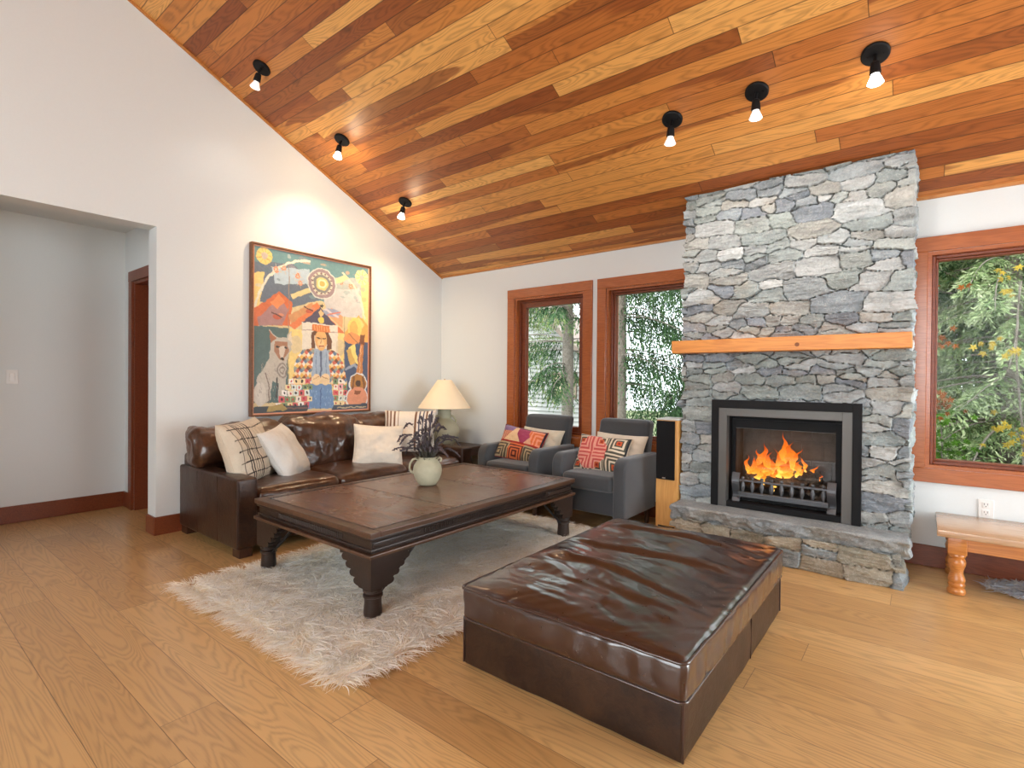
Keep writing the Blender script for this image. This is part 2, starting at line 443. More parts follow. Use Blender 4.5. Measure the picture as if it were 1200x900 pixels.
# hall beyond the opening
g = G(); g.box((-6.05, -2.0, 0), (-5.87, 1.75, 2.6)); obj('wall_hall', g, M['wall'], smooth=0, kind='structure')
g = G(); wall_cells(g, [-5.87, -5.62, -4.82, -4.76], [0, 2.07, 2.6], [(-5.62, -4.82, 0, 2.07)], lambda g, a, b, c, d: g.box((a, 1.59, c), (b, 1.75, d)))
obj('wall_hall_end', g, M['wall'], smooth=0, kind='structure')
g = G(); g.box((-5.87, -2.0, 0), (-4.76, -1.85, 2.6)); obj('wall_hall_start', g, M['wall'], smooth=0, kind='structure')
g = G(); g.box((-6.05, -2.0, 2.552), (-4.76, 1.75, 2.65)); obj('ceiling_hall', g, M['wall'], smooth=0, kind='structure')
# baseboards
BB = 0.14
g = G(); g.box((-0.1, YF-.016, 0), (XR, YF, BB), .004); g.box((XL, YF-.016, 0), (-1.45, YF, BB), .004)
obj('baseboard_front', g, M['trimdk'], kind='structure')
g = G(); g.box((XL, 1.424, 0), (XL+.016, YF-.016, BB), .004); g.box((XL-.17, 1.424, 0), (XL, 1.44, BB), .004)
g.box((XL, -3.0, 0), (XL+.016, -.184, BB), .004)
obj('baseboard_left', g, M['trimdk'], kind='structure')
g = G(); g.box((-5.87, -1.85, 0), (-5.854, 1.59, BB), .004); g.box((-5.854, 1.574, 0), (-5.71, 1.59, BB), .004)
obj('baseboard_hall', g, M['trimdk'], kind='structure')
g = G(); g.box((XR-.016, -3.0, 0), (XR, 2.1, BB), .004)
obj('baseboard_right', g, M['trimdk'], kind='structure')
# thin cedar strip where the ceiling meets the walls
g = G(); g.box((XL, YF-.018, Z0-.012), (-1.46, YF, Z0+.03), .003); g.box((-.07, YF-.018, Z0-.012), (XR, YF, Z0+.03), .003)
obj('trim_1', g, M['cove'], kind='structure')
g = G(); g.prism([(YF, zc(YF)-.018), (YF, zc(YF)+.01), (RY, zc(RY)+.01), (RY, zc(RY)-.018)], (XL, 0, 0), (0, 1, 0), (0, 0, 1), (1, 0, 0), .016)
obj('trim_2', recalc(g), M['cove'], kind='structure')

def window(name, w, sash, frame=0.05, casing=True):
    x0, x1, z0, z1 = w
    t = sgroup(name, ((x0+x1)/2, YF, z0)); cw = .092
    g = G()
    g.box((x0-cw, YF-.02, z0), (x0, YF+.001, z1), .003); g.box((x1, YF-.02, z0), (x1+cw, YF+.001, z1), .003)
    g.box((x0-cw, YF-.022, z1), (x1+cw, YF+.001, z1+cw+.004), .003); g.box((x0-cw, YF-.022, z0-cw), (x1+cw, YF+.001, z0), .003)
    obj('window_casing', g, M['trim'], t)
    g = G(); d0, d1 = YF+.0, YF+.2; th = .022
    g.box((x0, d0, z0), (x0+th, d1, z1)); g.box((x1-th, d0, z0), (x1, d1, z1)); g.box((x0+th, d0, z1-th), (x1-th, d1, z1)); g.box((x0+th, d0, z0), (x1-th, d1, z0+th))
    obj('window_jamb', g, M['trim'], t)
    a, b, c, d = x0+th, x1-th, z0+th, z1-th
    def ring(g, a, b, c, d, w, y0, y1):
        g.box((a, y0, c), (a+w, y1, d), .004); g.box((b-w, y0, c), (b, y1, d), .004)
        g.box((a+w, y0, d-w), (b-w, y1, d), .004); g.box((a+w, y0, c), (b-w, y1, c+w), .004)
    g = G(); ring(g, a, b, c, d, .02, YF+.045, YF+.10)
    obj('window_frame', g, M['trimdk'], t)
    a, b, c, d = a+.02, b-.02, c+.02, d-.02
    g = G(); ring(g, a, b, c, d, sash, YF+.065, YF+.12); obj('window_sash', g, M['trimdk'], t)
    s = sash
    g = G(); g.box((a+s-.004, YF+.095, c+s-.004), (b-s+.004, YF+.101, d-s+.004)); obj('window_pane', g, M['glass'], t, smooth=0)
window('window_1', WIN[0], .055); window('window_2', WIN[1], .018); window('window_3', WIN[2], .014)
def far_window(name, axis, pos, a, b, c, d, nm):
    t = sgroup(name, (pos, (a+b)/2, c) if axis == 'x' else ((a+b)/2, pos, c))
    def bx(g, u0, u1, v0, v1, t0, t1, bev=.004):
        if axis == 'x': g.box((pos+t0, u0, v0), (pos+t1, u1, v1), bev)
        else: g.box((u0, pos+t0, v0), (u1, pos+t1, v1), bev)
    g = G(); w = .07
    for i in range(nm+1):
        q = a+(b-a)*i/nm; q = min(max(q, a+w/2), b-w/2); bx(g, q-w/2, q+w/2, c, d, .05, .12)
    bx(g, a, b, d-w, d, .05, .12); bx(g, a, b, c, c+w, .05, .12)
    obj('window_frame', g, M['trimdk'], t)
    g = G(); bx(g, a+.01, b-.01, c+.01, d-.01, .08, .086, 0); obj('window_pane', g, M['glass'], t, smooth=0)
far_window('window_4', 'x', XR, *DOORS, 2)
far_window('window_5', 'y', YB-.2, *BW, 4)
# hall door
t = sgroup('door_1', (-5.22, 1.60, 0))
g = G(); g.box((-5.71, 1.568, 0), (-5.62, 1.592, 2.07), .004); g.box((-4.82, 1.568, 0), (-4.762, 1.592, 2.07), .004); g.box((-5.71, 1.566, 2.07), (-4.762, 1.592, 2.165), .004)
obj('door_casing', g, M['trimdk'], t)
g = G(); g.box((-5.62, 1.59, 0), (-5.598, 1.75, 2.07)); g.box((-4.842, 1.59, 0), (-4.82, 1.75, 2.07)); g.box((-5.598, 1.59, 2.048), (-4.842, 1.75, 2.07)); obj('door_jamb', g, M['trimdk'], t, smooth=0)
g = G(); g.box((-5.598, 1.70, .006), (-4.842, 1.74, 2.046), .003)
for z0, z1 in ((.12, .95), (1.08, 1.92)):
    g.box((-5.50, 1.692, z0), (-4.94, 1.701, z1), .006)
obj('door_panel', g, M['trimdk'], t)
g = G(); g.lathe([(.004, 0), (.012, .005), (.012, .03), (.028, .04), (.03, .055), (.022, .07), (.004, .072)], (-4.90, 1.70, 1.0), 16, axis=(0, -1, 0)); obj('door_knob', g, plain('brass', (.5, .38, .16), .3, 1.0), t)

# ------------------------------------------------------------------ stone fireplace
def stone_skin(path, z0, ztop, rows, wid, seed, du=0.0052, relief=0.028, hole=None, pal=None):
    """irregular split-stone facing wrapped round a plan path; returns a G with one tint per stone"""
    rng = np.random.default_rng(seed)
    path = np.array(path, float); seg = np.diff(path, axis=0); L = np.linalg.norm(seg, axis=1); cum = np.concatenate([[0], np.cumsum(L)])
    nrm = np.stack([seg[:, 1], -seg[:, 0]], 1)/L[:, None]
    U = np.concatenate([np.linspace(cum[i], cum[i+1], max(3, int(L[i]/du))+1)[:-1] for i in range(len(L))]+[[cum[-1]]])
    zmax = max(ztop(*p) for p in path)
    Zs = np.linspace(z0, zmax, max(6, int((zmax-z0)/du))+1)
    k = np.clip(np.searchsorted(cum, U, 'right')-1, 0, len(L)-1)
    pos = path[k]+seg[k]*((U-cum[k])/L[k])[:, None]
    N = nrm[k].copy()
    for i in range(1, len(L)):
        j = np.argmin(np.abs(U-cum[i])); N[j] = nrm[i-1]+nrm[i]
    # stone seeds in wandering courses
    S = []
    z = z0
    while z < zmax+0.05:
        h = rng.uniform(*rows); u = -rng.uniform(0, .2)
        while u < cum[-1]+.1:
            w = rng.uniform(*wid)*(0.7 if h < sum(rows)/2*.8 else 1.0)
            if rng.random() < .22 and h > rows[0]*1.3:
                q = rng.uniform(.35, .65)
                S.append((u+w/2, z+h*q/2, w/2, h*q/2)); S.append((u+w/2+rng.uniform(-.03, .03), z+h*(q+1)/2, w/2, h*(1-q)/2))
            else:
                S.append((u+w/2, z+h/2+rng.uniform(-.2, .2)*h, w/2*rng.uniform(.85, 1.2), h/2*rng.uniform(.85, 1.3)))
            u += w
        z += h*.96
    S = np.array(S); ns = len(S)
    UU, ZZ = np.meshgrid(U, Zs, indexing='ij')
    uu = UU+fbm(UU*7, ZZ*9, seed, 3)*.014+fbm(UU*26, ZZ*30, seed, 3)*.009; zz = ZZ+fbm(UU*5+40, ZZ*8, seed, 3)*.018+fbm(UU*24+9, ZZ*30, seed+3, 3)*.008
    # random lean of each stone's outline gives the slanting joints
    AN = 2.15
    wgt = (S[:, 2]*S[:, 3]*AN)*.55*rng.uniform(.6, 1.4, ns)
    lean = rng.uniform(-.5, .5, ns)*.0
    d1 = np.full(UU.shape, 9e9); d2 = np.full(UU.shape, 9e9); idx = np.zeros(UU.shape, int)
    for s in range(ns):
        cu, cz, a, b = S[s]
        m = np.abs(U-cu) < .75
        if not m.any(): continue
        d = (np.abs(uu[m]-cu)**4+np.abs((zz[m]-cz)*AN)**4)**.5-wgt[s]*.8
        A, B, I = d1[m], d2[m], idx[m]
        c = d < A
        B = np.where(c, A, np.minimum(B, d)); A2 = np.where(c, d, A); I = np.where(c, s, I)
        d1[m], d2[m], idx[m] = A2, B, I
    dd = d2-d1
    gu = np.gradient(dd, U, axis=0); gz = np.gradient(dd, Zs, axis=1)
    bord = dd/np.maximum(np.hypot(gu, gz), .05)
    e = np.clip((bord-.0010)/.0048, 0, 1); e = e*e*(3-2*e)
    base = rng.uniform(.25, 1.0, ns); tu = rng.uniform(-.13, .13, ns); tz = rng.uniform(-.20, .20, ns)
    H = base[idx]*relief + tu[idx]*(UU-S[idx, 0])+tz[idx]*(ZZ-S[idx, 1])
    st = rng.uniform(0, 50, ns)[idx]
    H = H+np.abs(fbm(UU*6+st, ZZ*75, st, 3))*.010+fbm(UU*12, ZZ*26, st, 4)*.012+np.abs(fbm(UU*40, ZZ*80, st, 3))*.008
    H = np.clip(H, .001, relief*1.9)
    H = H*e-.014*(1-e)
    pal = pal or [(.31, .34, .35), (.36, .385, .385), (.25, .28, .30), (.40, .42, .42), (.33, .355, .34), (.28, .315, .31), (.36, .36, .335), (.22, .245, .275), (.44, .455, .45), (.29, .325, .31)]
    pc = np.array(pal)[rng.integers(0, len(pal), ns)]*rng.uniform(.82, 1.16, ns)[:, None]
    col = pc[idx]
    vein = fbm(UU*9+st, ZZ*26+st*2, st, 4)
    col = col*(1+.5*vein)[..., None]
    rust = np.clip(fbm(UU*5+77, ZZ*9, 3.0, 3)*2.2-.35, 0, 1)*(rng.random(ns) < .35)[idx]
    col = col*(1-rust[..., None]*.5)+np.array((.36, .29, .20))*rust[..., None]*.5
    col = col*np.array((.96, 1.0, 1.03))
    col = col*e[..., None]+np.array((.10, .095, .085))*(1-e[..., None])
    PX = pos[:, None, 0]+N[:, None, 0]*H; PY = pos[:, None, 1]+N[:, None, 1]*H
    zt = np.array([ztop(*p) for p in pos])[:, None]-.003
    PZ = np.minimum(ZZ+fbm(UU*30, ZZ*30, 9.0, 2)*.002, zt); PZ = np.maximum(PZ, z0)
    P = np.stack([PX, PY, PZ], -1)
    if path.shape[0] > 2: P[..., 1] = np.minimum(P[..., 1], path[:, 1].max())
    g = G(); g.grid(P, col)
    f = np.array(g.f)
    keep = np.ones(len(f), bool)
    if hole:
        c = P.reshape(-1, 3)[f].mean(1)
        inside = (c[:, 0] > hole[0]) & (c[:, 0] < hole[1]) & (c[:, 2] < hole[3]) & (c[:, 2] > hole[2]) & (c[:, 1] < path[1][1]+.02)
        keep &= ~inside
    zz4 = P.reshape(-1, 3)[f][..., 2]; keep &= (zz4.max(1)-zz4.min(1)) > 1e-5
    g.f = f[keep].tolist()
    return g
def stone_mat(name):
    k = NT(name); tc = k.n('ShaderNodeTexCoord').outputs['Object']
    n1 = k.noise(tc, 60, 6, 0.7); n2 = k.noise(tc, 220, 3, 0.6)
    c = k.mix(1.0, k.attr(), k.ramp(n1, [(0.25, .72), (0.75, 1.22)]), 'MULTIPLY')
    wv = k.noise(tc, 7, 5, 0.65, 3.0)
    c = k.mix(k.ramp(k.math('ABSOLUTE', k.math('SUBTRACT', wv, 0.5)), [(0.0, 0.55), (0.012, 0.0)]), c, (.62, .62, .60, 1))
    k.bump(k.math('ADD', n1, k.math('MULTIPLY', n2, .5)), .5, .006)
    return k.set(Base_Color=c, Roughness=.72, Specular_IOR_Level=.35)
M['stone'] = stone_mat('split_ledge_stone')
CX0, CX1, CYF = -1.452, -.075, 4.022
fp = thing('stone_fireplace', 'tall grey split stone fireplace chimney reaching the cedar ceiling', 'fireplace', ((CX0+CX1)/2, 4.2, 0))
g = stone_skin([(CX0, YF-.002), (CX0, CYF), (CX1, CYF), (CX1, YF-.002)], .26, lambda x, y: zc(y), (.04, .145), (.10, .34), 11, hole=(-1.205, -.335, .2, 1.045))
obj('chimney_breast', g, M['stone'], fp, smooth=50)
g = stone_skin([(-1.44, 4.0), (-1.44, 3.815), (-.105, 3.815), (-.105, 4.2)], .002, lambda x, y: .21, (.07, .12), (.12, .30), 5,
               pal=[(.30, .28, .22), (.35, .31, .24), (.25, .28, .29), (.28, .31, .32), (.33, .32, .28)])
obj('hearth_base', g, M['stone'], fp, smooth=50)
# rock-faced hearth slab
v, f = soft((1.425, .30, .112), .014, dens=.011)
W_ = v.copy()
fr = np.clip((-v[:, 1]-.115)/.035, 0, 1); zr = np.clip((.056-v[:, 2])/.112, 0, 1)
rock = fbm(v[:, 0]*9, v[:, 2]*14, 2.0, 5)*.05+np.abs(fbm(v[:, 0]*30, v[:, 2]*38, 5.0, 3))*.03
topk = np.clip(zr*5, 0, 1)
W_[:, 1] += fr*topk*(rock*.85+zr*.022)
ed = np.clip((np.abs(v[:, 0])-.685)/.027, 0, 1)
W_[:, 0] += np.sign(v[:, 0])*ed*topk*fbm(v[:, 1]*14, v[:, 2]*20, 8.0, 4)*.04
W_[:, 2] += fbm(v[:, 0]*12, v[:, 1]*12, 1.0, 3)*.004
W_[:, 2] -= np.clip((-v[:, 1]-.13)/.02, 0, 1)*np.clip(vnoise(v[:, 0]*11, 3.0), 0, 1)*.012*(v[:, 2] > 0)
W_ += np.array((-.765, 3.93, .239))
g = G(); cc = np.tile(np.array((.255, .285, .30)), (len(v), 1))*(1+.35*fbm(v[:, 0]*8, v[:, 1]*8+v[:, 2]*20, 4.0, 4))[:, None]
tan = np.clip(fbm(v[:, 0]*4, v[:, 2]*7, 6.0, 3)*2, 0, 1)*fr; cc = cc*(1-.4*tan[:, None])+np.array((.30, .25, .17))*.4*tan[:, None]
g.add(W_, f, cc); obj('hearth_slab', g, M['stone'], fp, smooth=60)
# mantel shelf
mt = wood('pine_mantel_wood', (.72, .29, .055), (.56, .19, .03), .42, axis=0, ringk=7)
g = G(); g.box((-1.513, 3.882, 1.424), (-.055, 4.06, 1.518), .004)
g.lathe([(.001, 0), (.013, 0), (.013, .0015), (.001, .0016)], (-.66, 3.8825, 1.462), 18, axis=(0, -1, 0))
ms = obj('mantel_shelf', g, mt, fp)
g = G(); g.lathe([(.001, 0), (.006, 0.001), (.010, .0005), (.012, .0012), (.0135, .0002)], (-.66, 3.8805, 1.462), 20, axis=(0, -1, 0))
obj('wood_knot', g, plain('knot_wood', (.20, .06, .012), .5), ms)

# gas insert
blk = plain('matt_black_metal', (.009, .009, .010), .55, var=.1, spec=.15)
gry = plain('brushed_grey_steel', (.105, .10, .094), .42, .35, var=.06, scale=200)
iron = plain('grey_cast_iron', (.11, .115, .125), .45, .5, var=.12, bump=.15, scale=150)
brick = plain('firebox_lining', (.13, .115, .10), .7, var=.3, bump=.3, scale=30)
ins = thing('fireplace_insert', 'black and grey framed glass fronted fire insert in the stone chimney', 'fireplace insert', (-.77, 4.0, .297))
def pframe(g, x0, x1, z0, z1, wl, wr, wt, wb, y0, y1, bev=.002):
    g.box((x0, y0, z0), (x0+wl, y1, z1), bev); g.box((x1-wr, y0, z0), (x1, y1, z1), bev)
    g.box((x0+wl, y0, z1-wt), (x1-wr, y1, z1), bev)
    if wb: g.box((x0+wl, y0, z0), (x1-wr, y1, z0+wb), bev)
g = G(); pframe(g, -1.237, -.303, .297, 1.078, .05, .05, .058, 0, 3.972, 4.05); obj('black_surround', g, blk, ins)
g = G(); pframe(g, -1.187, -.353, .297, 1.020, .057, .057, .058, 0, 3.980, 4.05); obj('steel_surround', g, gry, ins)
g = G(); g.box((-1.13, 3.985, .297), (-.41, 4.10, .336), .003)
g.box((-1.135, 4.05, .297), (-1.128, 4.40, .97)); g.box((-.412, 4.05, .297), (-.405, 4.40, .97)); g.box((-1.135, 4.05, .962), (-.405, 4.40, .97)); obj('liner', g, blk, ins)
g = G(); pframe(g, -1.125, -.415, .336, .955, .028, .042, .085, .03, 4.10, 4.125); g.box((-1.12, 4.085, .925), (-.42, 4.10, .935)); dr = obj('glass_door', g, blk, ins)
g = G(); g.box((-1.097, 4.11, .866), (-.457, 4.114, .870)); obj('door_bead', g, gry, dr, smooth=0)
g = G(); g.box((-1.10, 4.112, .36), (-.45, 4.116, .872)); obj('door_glass', g, M['fglass'], dr, smooth=0)
g = G(); g.box((-1.128, 4.385, .30), (-.412, 4.40, .96)); g.box((-1.128, 4.13, .335), (-.412, 4.40, .345))
for s_, x_ in ((1, -1.128), (-1, -.412)): g.box((x_, 4.13, .34), (x_+s_*.012, 4.39, .96))
for i in range(5):
    for j in range(4): g.box((-1.10+.135*i+(.06 if j % 2 else 0), 4.379, .36+.14*j), (-1.10+.135*i+.125+(.06 if j % 2 else 0) if i < 4 or j % 2 == 0 else -.42, 4.387, .36+.14*j+.13), .004)
obj('firebox', g, brick, ins)
gr = G()
for x_ in (-1.075, -.47):
    n = 14; t = np.linspace(0, 1, n); zz = .336+t*.208; yy = 4.035+.018*np.sin(t*2*np.pi*1.0+.4)-.012*(t < .12)
    for i in range(n-1):
        a, b = (yy[i], zz[i]), (yy[i+1], zz[i+1])
        gr.prism([(a[0], a[1]), (b[0], b[1]), (b[0]+.012, b[1]), (a[0]+.012, a[1])], (x_-.026, 0, 0), (0, 1, 0), (0, 0, 1), (1, 0, 0), .052)
gr = recalc(gr)
gr.box((-1.06, 4.03, .485), (-.485, 4.05, .499), .003); gr.box((-1.06, 4.025, .392), (-.485, 4.055, .410), .004); gr.box((-1.06, 4.03, .372), (-.485, 4.05, .392), .003)
grate = obj('fire_grate', gr, iron, ins)
for i in range(9):
    x_ = -1.06+.575*(i+.5)/9+.0
    g = G(); g.lathe([(.006, 0), (.008, .01), (.015, .035), (.016, .05), (.012, .068), (.007, .085), (.006, .092), (.010, .096), (.0125, .104), (.010, .113), (.001, .117)], (x_, 4.04, .405), 12)
    obj('baluster', g, iron, grate, smooth=60)
# logs, embers and fire
def log_g(p0, p1, r, seed, n=16, m=26):
    p0, p1 = np.array(p0), np.array(p1); t = np.linspace(0, 1, m); ax = p1-p0; ln = np.linalg.norm(ax); ax = ax/ln
    s = np.cross(ax, (0, 0, 1)); s /= np.linalg.norm(s); w = np.cross(ax, s)
    th = np.arange(n)/n*2*np.pi
    R = r*(1+.30*fbm(t[:, None]*5+seed, np.cos(th)[None]*1.5+np.sin(th)[None]*3, seed, 4)+.10*vnoise(t[:, None]*20, th[None]*3, seed))
    R[0] *= .8; R[-1] *= .8
    P = p0+ax*(t[:, None, None]*ln)+s*(R*np.cos(th))[..., None]+w*(R*np.sin(th))[..., None]
    g = G(); f = [[i*n+j, i*n+(j+1) % n, (i+1)*n+(j+1) % n, (i+1)*n+j] for i in range(m-1) for j in range(n)]+[[j for j in range(n)][::-1], [(m-1)*n+j for j in range(n)]]
    cc = np.clip(.5+fbm(t[:, None]*8+seed, th[None]*1.2, seed+3, 3), 0, 1)[..., None]
    c = np.array((.055, .045, .04))*(1-cc)+np.array((.24, .17, .11))*cc
    g.add(P.reshape(-1, 3), f, c.reshape(-1, 3)); return g
k = NT('charred_bark'); tcn = k.n('ShaderNodeTexCoord').outputs['Object']; nz = k.noise(tcn, 70, 5, .7); k.bump(nz, .8, .01)
M['bark_log'] = k.set(Base_Color=k.mix(1.0, k.attr(), k.ramp(nz, [(.3, .5), (.7, 1.5)]), 'MULTIPLY'), Roughness=.9)
for nm, lb, a, b, r_ in (('log', 'charred log lying at the back of the fire behind the flames', (-.86, 4.27, .50), (-.56, 4.22, .535), .058),
                         ('log', 'pale split log end at the left of the fire grate', (-1.05, 4.20, .485), (-.86, 4.17, .50), .036),
                         ('log', 'front log glowing along the top rail of the fire grate', (-.90, 4.15, .495), (-.63, 4.155, .478), .034),
                         ('log', 'pale bark log at the right end of the fire grate', (-.62, 4.19, .48), (-.47, 4.16, .465), .034)):
    tag(obj(nm, log_g(a, b, r_, a[0]*10), M['bark_log'], smooth=60), lb, 'log', 'logs burning in the fire')
g = G(); xs = np.linspace(-1.09, -.44, 60); ys = np.linspace(4.13, 4.36, 24); A, B = np.meshgrid(xs, ys, indexing='ij')
h_ = .425+.05*fbm(A*14, B*14, 2.0, 4)+.02*np.abs(vnoise(A*60, B*60, 1.0))
P = np.stack([A, B, h_], -1); g.grid(P, (np.clip(.5+fbm(A*30, B*30, 4.0, 3), 0, 1)[..., None]*np.array((.25, .18, .13))+.03))
e_ = obj('ember_bed', g, M['bark_log'], smooth=60, kind='stuff'); tag(e_, 'bed of ash and embers under the burning logs', 'embers')
g = G()
for q in (P[:, 0], P[:, -1]):
    pass
def flame_mat():
    k = NT('flame'); t = k.t; t.nodes.remove(k.p)
    em = k.n('ShaderNodeEmission'); tr = k.n('ShaderNodeBsdfTransparent'); mx = k.n('ShaderNodeMixShader')
    tc = k.n('ShaderNodeTexCoord').outputs['Object']; at = k.attr()
    sp = k.n('ShaderNodeSeparateColor'); k.put(sp.inputs[0], at)
    nz = k.noise(tc, 34, 4, .6, 1.2)
    hgt = k.math('ADD', sp.outputs[0], k.math('MULTIPLY', k.math('SUBTRACT', nz, .5), .8))
    k.put(em.inputs[0], k.ramp(hgt, [(0.05, (1.0, .55, .10)), (.35, (1.0, .33, .03)), (.75, (.95, .16, .012)), (1.0, (.6, .06, .005))]))
    k.put(em.inputs[1], k.ramp(hgt, [(0.0, 2.6), (.4, 1.7), (1.0, .8)]))
    lw = k.n('ShaderNodeLayerWeight'); lw.inputs[0].default_value = .35
    al = k.math('MULTIPLY', k.ramp(lw.outputs['Facing'], [(.35, 1.0), (.95, .12)]), k.ramp(nz, [(.30, .15), (.52, 1.0)]))
    t.links.new(al, mx.inputs[0]); t.links.new(tr.outputs[0], mx.inputs[1]); t.links.new(em.outputs[0], mx.inputs[2]); t.links.new(mx.outputs[0], k.out.inputs[0])
    return k.m
fm = flame_mat()
fire = thing('fire', 'orange log fire burning behind the glass of the insert', 'fire', (-.8, 4.22, .48))
def flame(x, y, z0, z1, r, lean, seed):
    m, n = 26, 12; t = np.linspace(0, 1, m); th = np.arange(n)/n*2*np.pi
    R = r*(np.sin(np.pi*np.clip(t*.9+.10, 0, 1))**.8)*(1-t**2.5)*(1+.5*vnoise(t*7+seed, seed, 0.0))
    cx = x+lean*t**1.5+.016*np.sin(t*8+seed*2.3)*t+.008*np.sin(t*19+seed)*t; cy = y+.01*np.cos(t*7+seed)*t
    rr = R[:, None]*(1+.75*fbm(t[:, None]*7+seed*3.1, np.cos(th)[None]*1.6, np.sin(th)[None]*1.6+seed, 3)*(1+t[:, None]))
    P = np.stack([cx[:, None]+rr*np.cos(th), cy[:, None]+.55*rr*np.sin(th), np.repeat((z0+(z1-z0)*t)[:, None], n, 1)], -1)
    g = G(); f = [[i*n+j, i*n+(j+1) % n, (i+1)*n+(j+1) % n, (i+1)*n+j] for i in range(m-1) for j in range(n)]
    g.add(P.reshape(-1, 3), f, np.repeat(np.repeat(t[:, None], n, 1)[..., None], 3, 2).reshape(-1, 3)); return g
for i, q in enumerate(((-.800, 4.21, .52, .855, .034, .005, 1), (-.775, 4.20, .52, .79, .040, .045, 2), (-.745, 4.20, .54, .745, .024, .06, 3), (-.815, 4.19, .50, .73, .036, -.02, 4), (-.77, 4.17, .49, .66, .046, .02, 5),
                       (-.930, 4.21, .49, .76, .032, .0, 6), (-.955, 4.20, .49, .715, .036, -.005, 7), (-.895, 4.20, .50, .705, .034, .01, 8), (-.98, 4.19, .48, .665, .024, -.02, 9), (-.925, 4.17, .48, .63, .052, .01, 10),
                       (-1.03, 4.21, .48, .665, .017, -.018, 11), (-1.01, 4.20, .47, .60, .020, .0, 12), (-.865, 4.19, .50, .66, .030, .015, 13), (-.835, 4.14, .45, .60, .018, .0, 14), (-.845, 4.14, .42, .56, .013, -.01, 15),
                       (-.705, 4.19, .53, .67, .022, .03, 16), (-.675, 4.19, .53, .62, .014, .02, 17), (-.645, 4.20, .55, .70, .012, -.045, 18), (-.615, 4.20, .53, .635, .013, .05, 19), (-.575, 4.20, .50, .575, .011, .02, 20), (-.91, 4.13, .46, .575, .018, .0, 21))):
    obj('flame', flame(*q), fm, fire, smooth=180)
d = bpy.data.lights.new('firelight', 'POINT'); d.energy = .22; d.color = (1, .5, .15); d.shadow_soft_size = .08
o = bpy.data.objects.new('firelight', d); COL.objects.link(o); o.location = (-.8, 4.16, .62)

# ------------------------------------------------------------------ ceiling spotlights
bulb_on = emit('lit_bulb', (1.0, .93, .82), 9.0); bulb_dim = emit('frosted_bulb', (1.0, .97, .93), .55)
nC = Vector((0, -SL, -1)).normalized()
def spotlight(x, y, aim, label, on, energy, color, tilt):
    z = zc(y); t = thing('ceiling_spotlight', label, 'ceiling light', (x, y, z), 'black spotlights on the cedar ceiling')
    g = G(); g.lathe([(.066, 0), (.066, .012), (.060, .018), (.002, .018)], (x, y, z), 30, axis=nC)
    for s in (-1, 1): g.lathe([(.005, 0), (.005, .004), (.001, .005)], Vector((x+s*.035, y, z))+nC*.017, 8, axis=nC)
    obj('canopy', g, blk, t, smooth=40)
    p0 = Vector((x, y, z))+nC*.018; dv = Vector(tilt).normalized(); p1 = p0+nC*.03
    g = G(); g.tube([p0, p0+nC*.015, p1, p1+dv*.02], .009, 10); obj('arm', g, blk, t, smooth=60)
    g = G(); g.lathe([(.010, 0), (.020, .006), (.024, .03), (.027, .062), (.024, .064), (.001, .064)], p1+dv*.012, 18, axis=dv); obj('socket', g, blk, t, smooth=40)
    g = G(); g.lathe([(.017, .0), (.022, .014), (.036, .045), (.038, .052), (.030, .059), (.001, .062)], p1+dv*.072, 18, axis=dv); obj('bulb', g, bulb_on if on else bulb_dim, t, smooth=60)
    if energy:
        pl = p1+dv*.145
        lamp('spot_beam', 'SPOT', pl, aim, energy, color, spot_size=math.radians(118), spot_blend=1.0, shadow_soft_size=.03)
        d = bpy.data.lights.new('bulb_glow', 'POINT'); d.energy = energy*(.12 if on else .04); d.color = color; d.shadow_soft_size = .04
        o = bpy.data.objects.new('bulb_glow', d); COL.objects.link(o); o.location = p1+dv*.15
    return t
WARM = (1.0, .74, .46); NEUT = (1.0, .93, .84)
spotlight(-4.063, 1.979, (-4.55, 1.9, 1.0), 'black spotlight nearest the hall opening with an unlit looking bulb', False, 6, NEUT, (-.35, -.12, -1))
spotlight(-4.007, 2.656, (-4.7, 2.75, 1.2), 'brightly glowing black spotlight above the painting', True, 62, WARM, (-.15, -.1, -1))
spotlight(-4.014, 3.372, (-4.45, 3.75, .6), 'small black spotlight above the corner with the table lamp', True, 52, WARM, (-.2, -.1, -1))
spotlight(-1.327, 3.375, (-1.1, 4.4, .9), 'black spotlight nearest the windows on the fireplace side', False, 17, NEUT, (-.1, .12, -1))
spotlight(-.804, 3.366, (-.8, 4.4, 1.2), 'black spotlight in the middle of the fireplace row', False, 24, NEUT, (-.02, .1, -1))
spotlight(-.219, 3.361, (-.4, 4.4, .8), 'lit black spotlight above the right edge of the chimney', True, 20, NEUT, (.02, .05, -1))

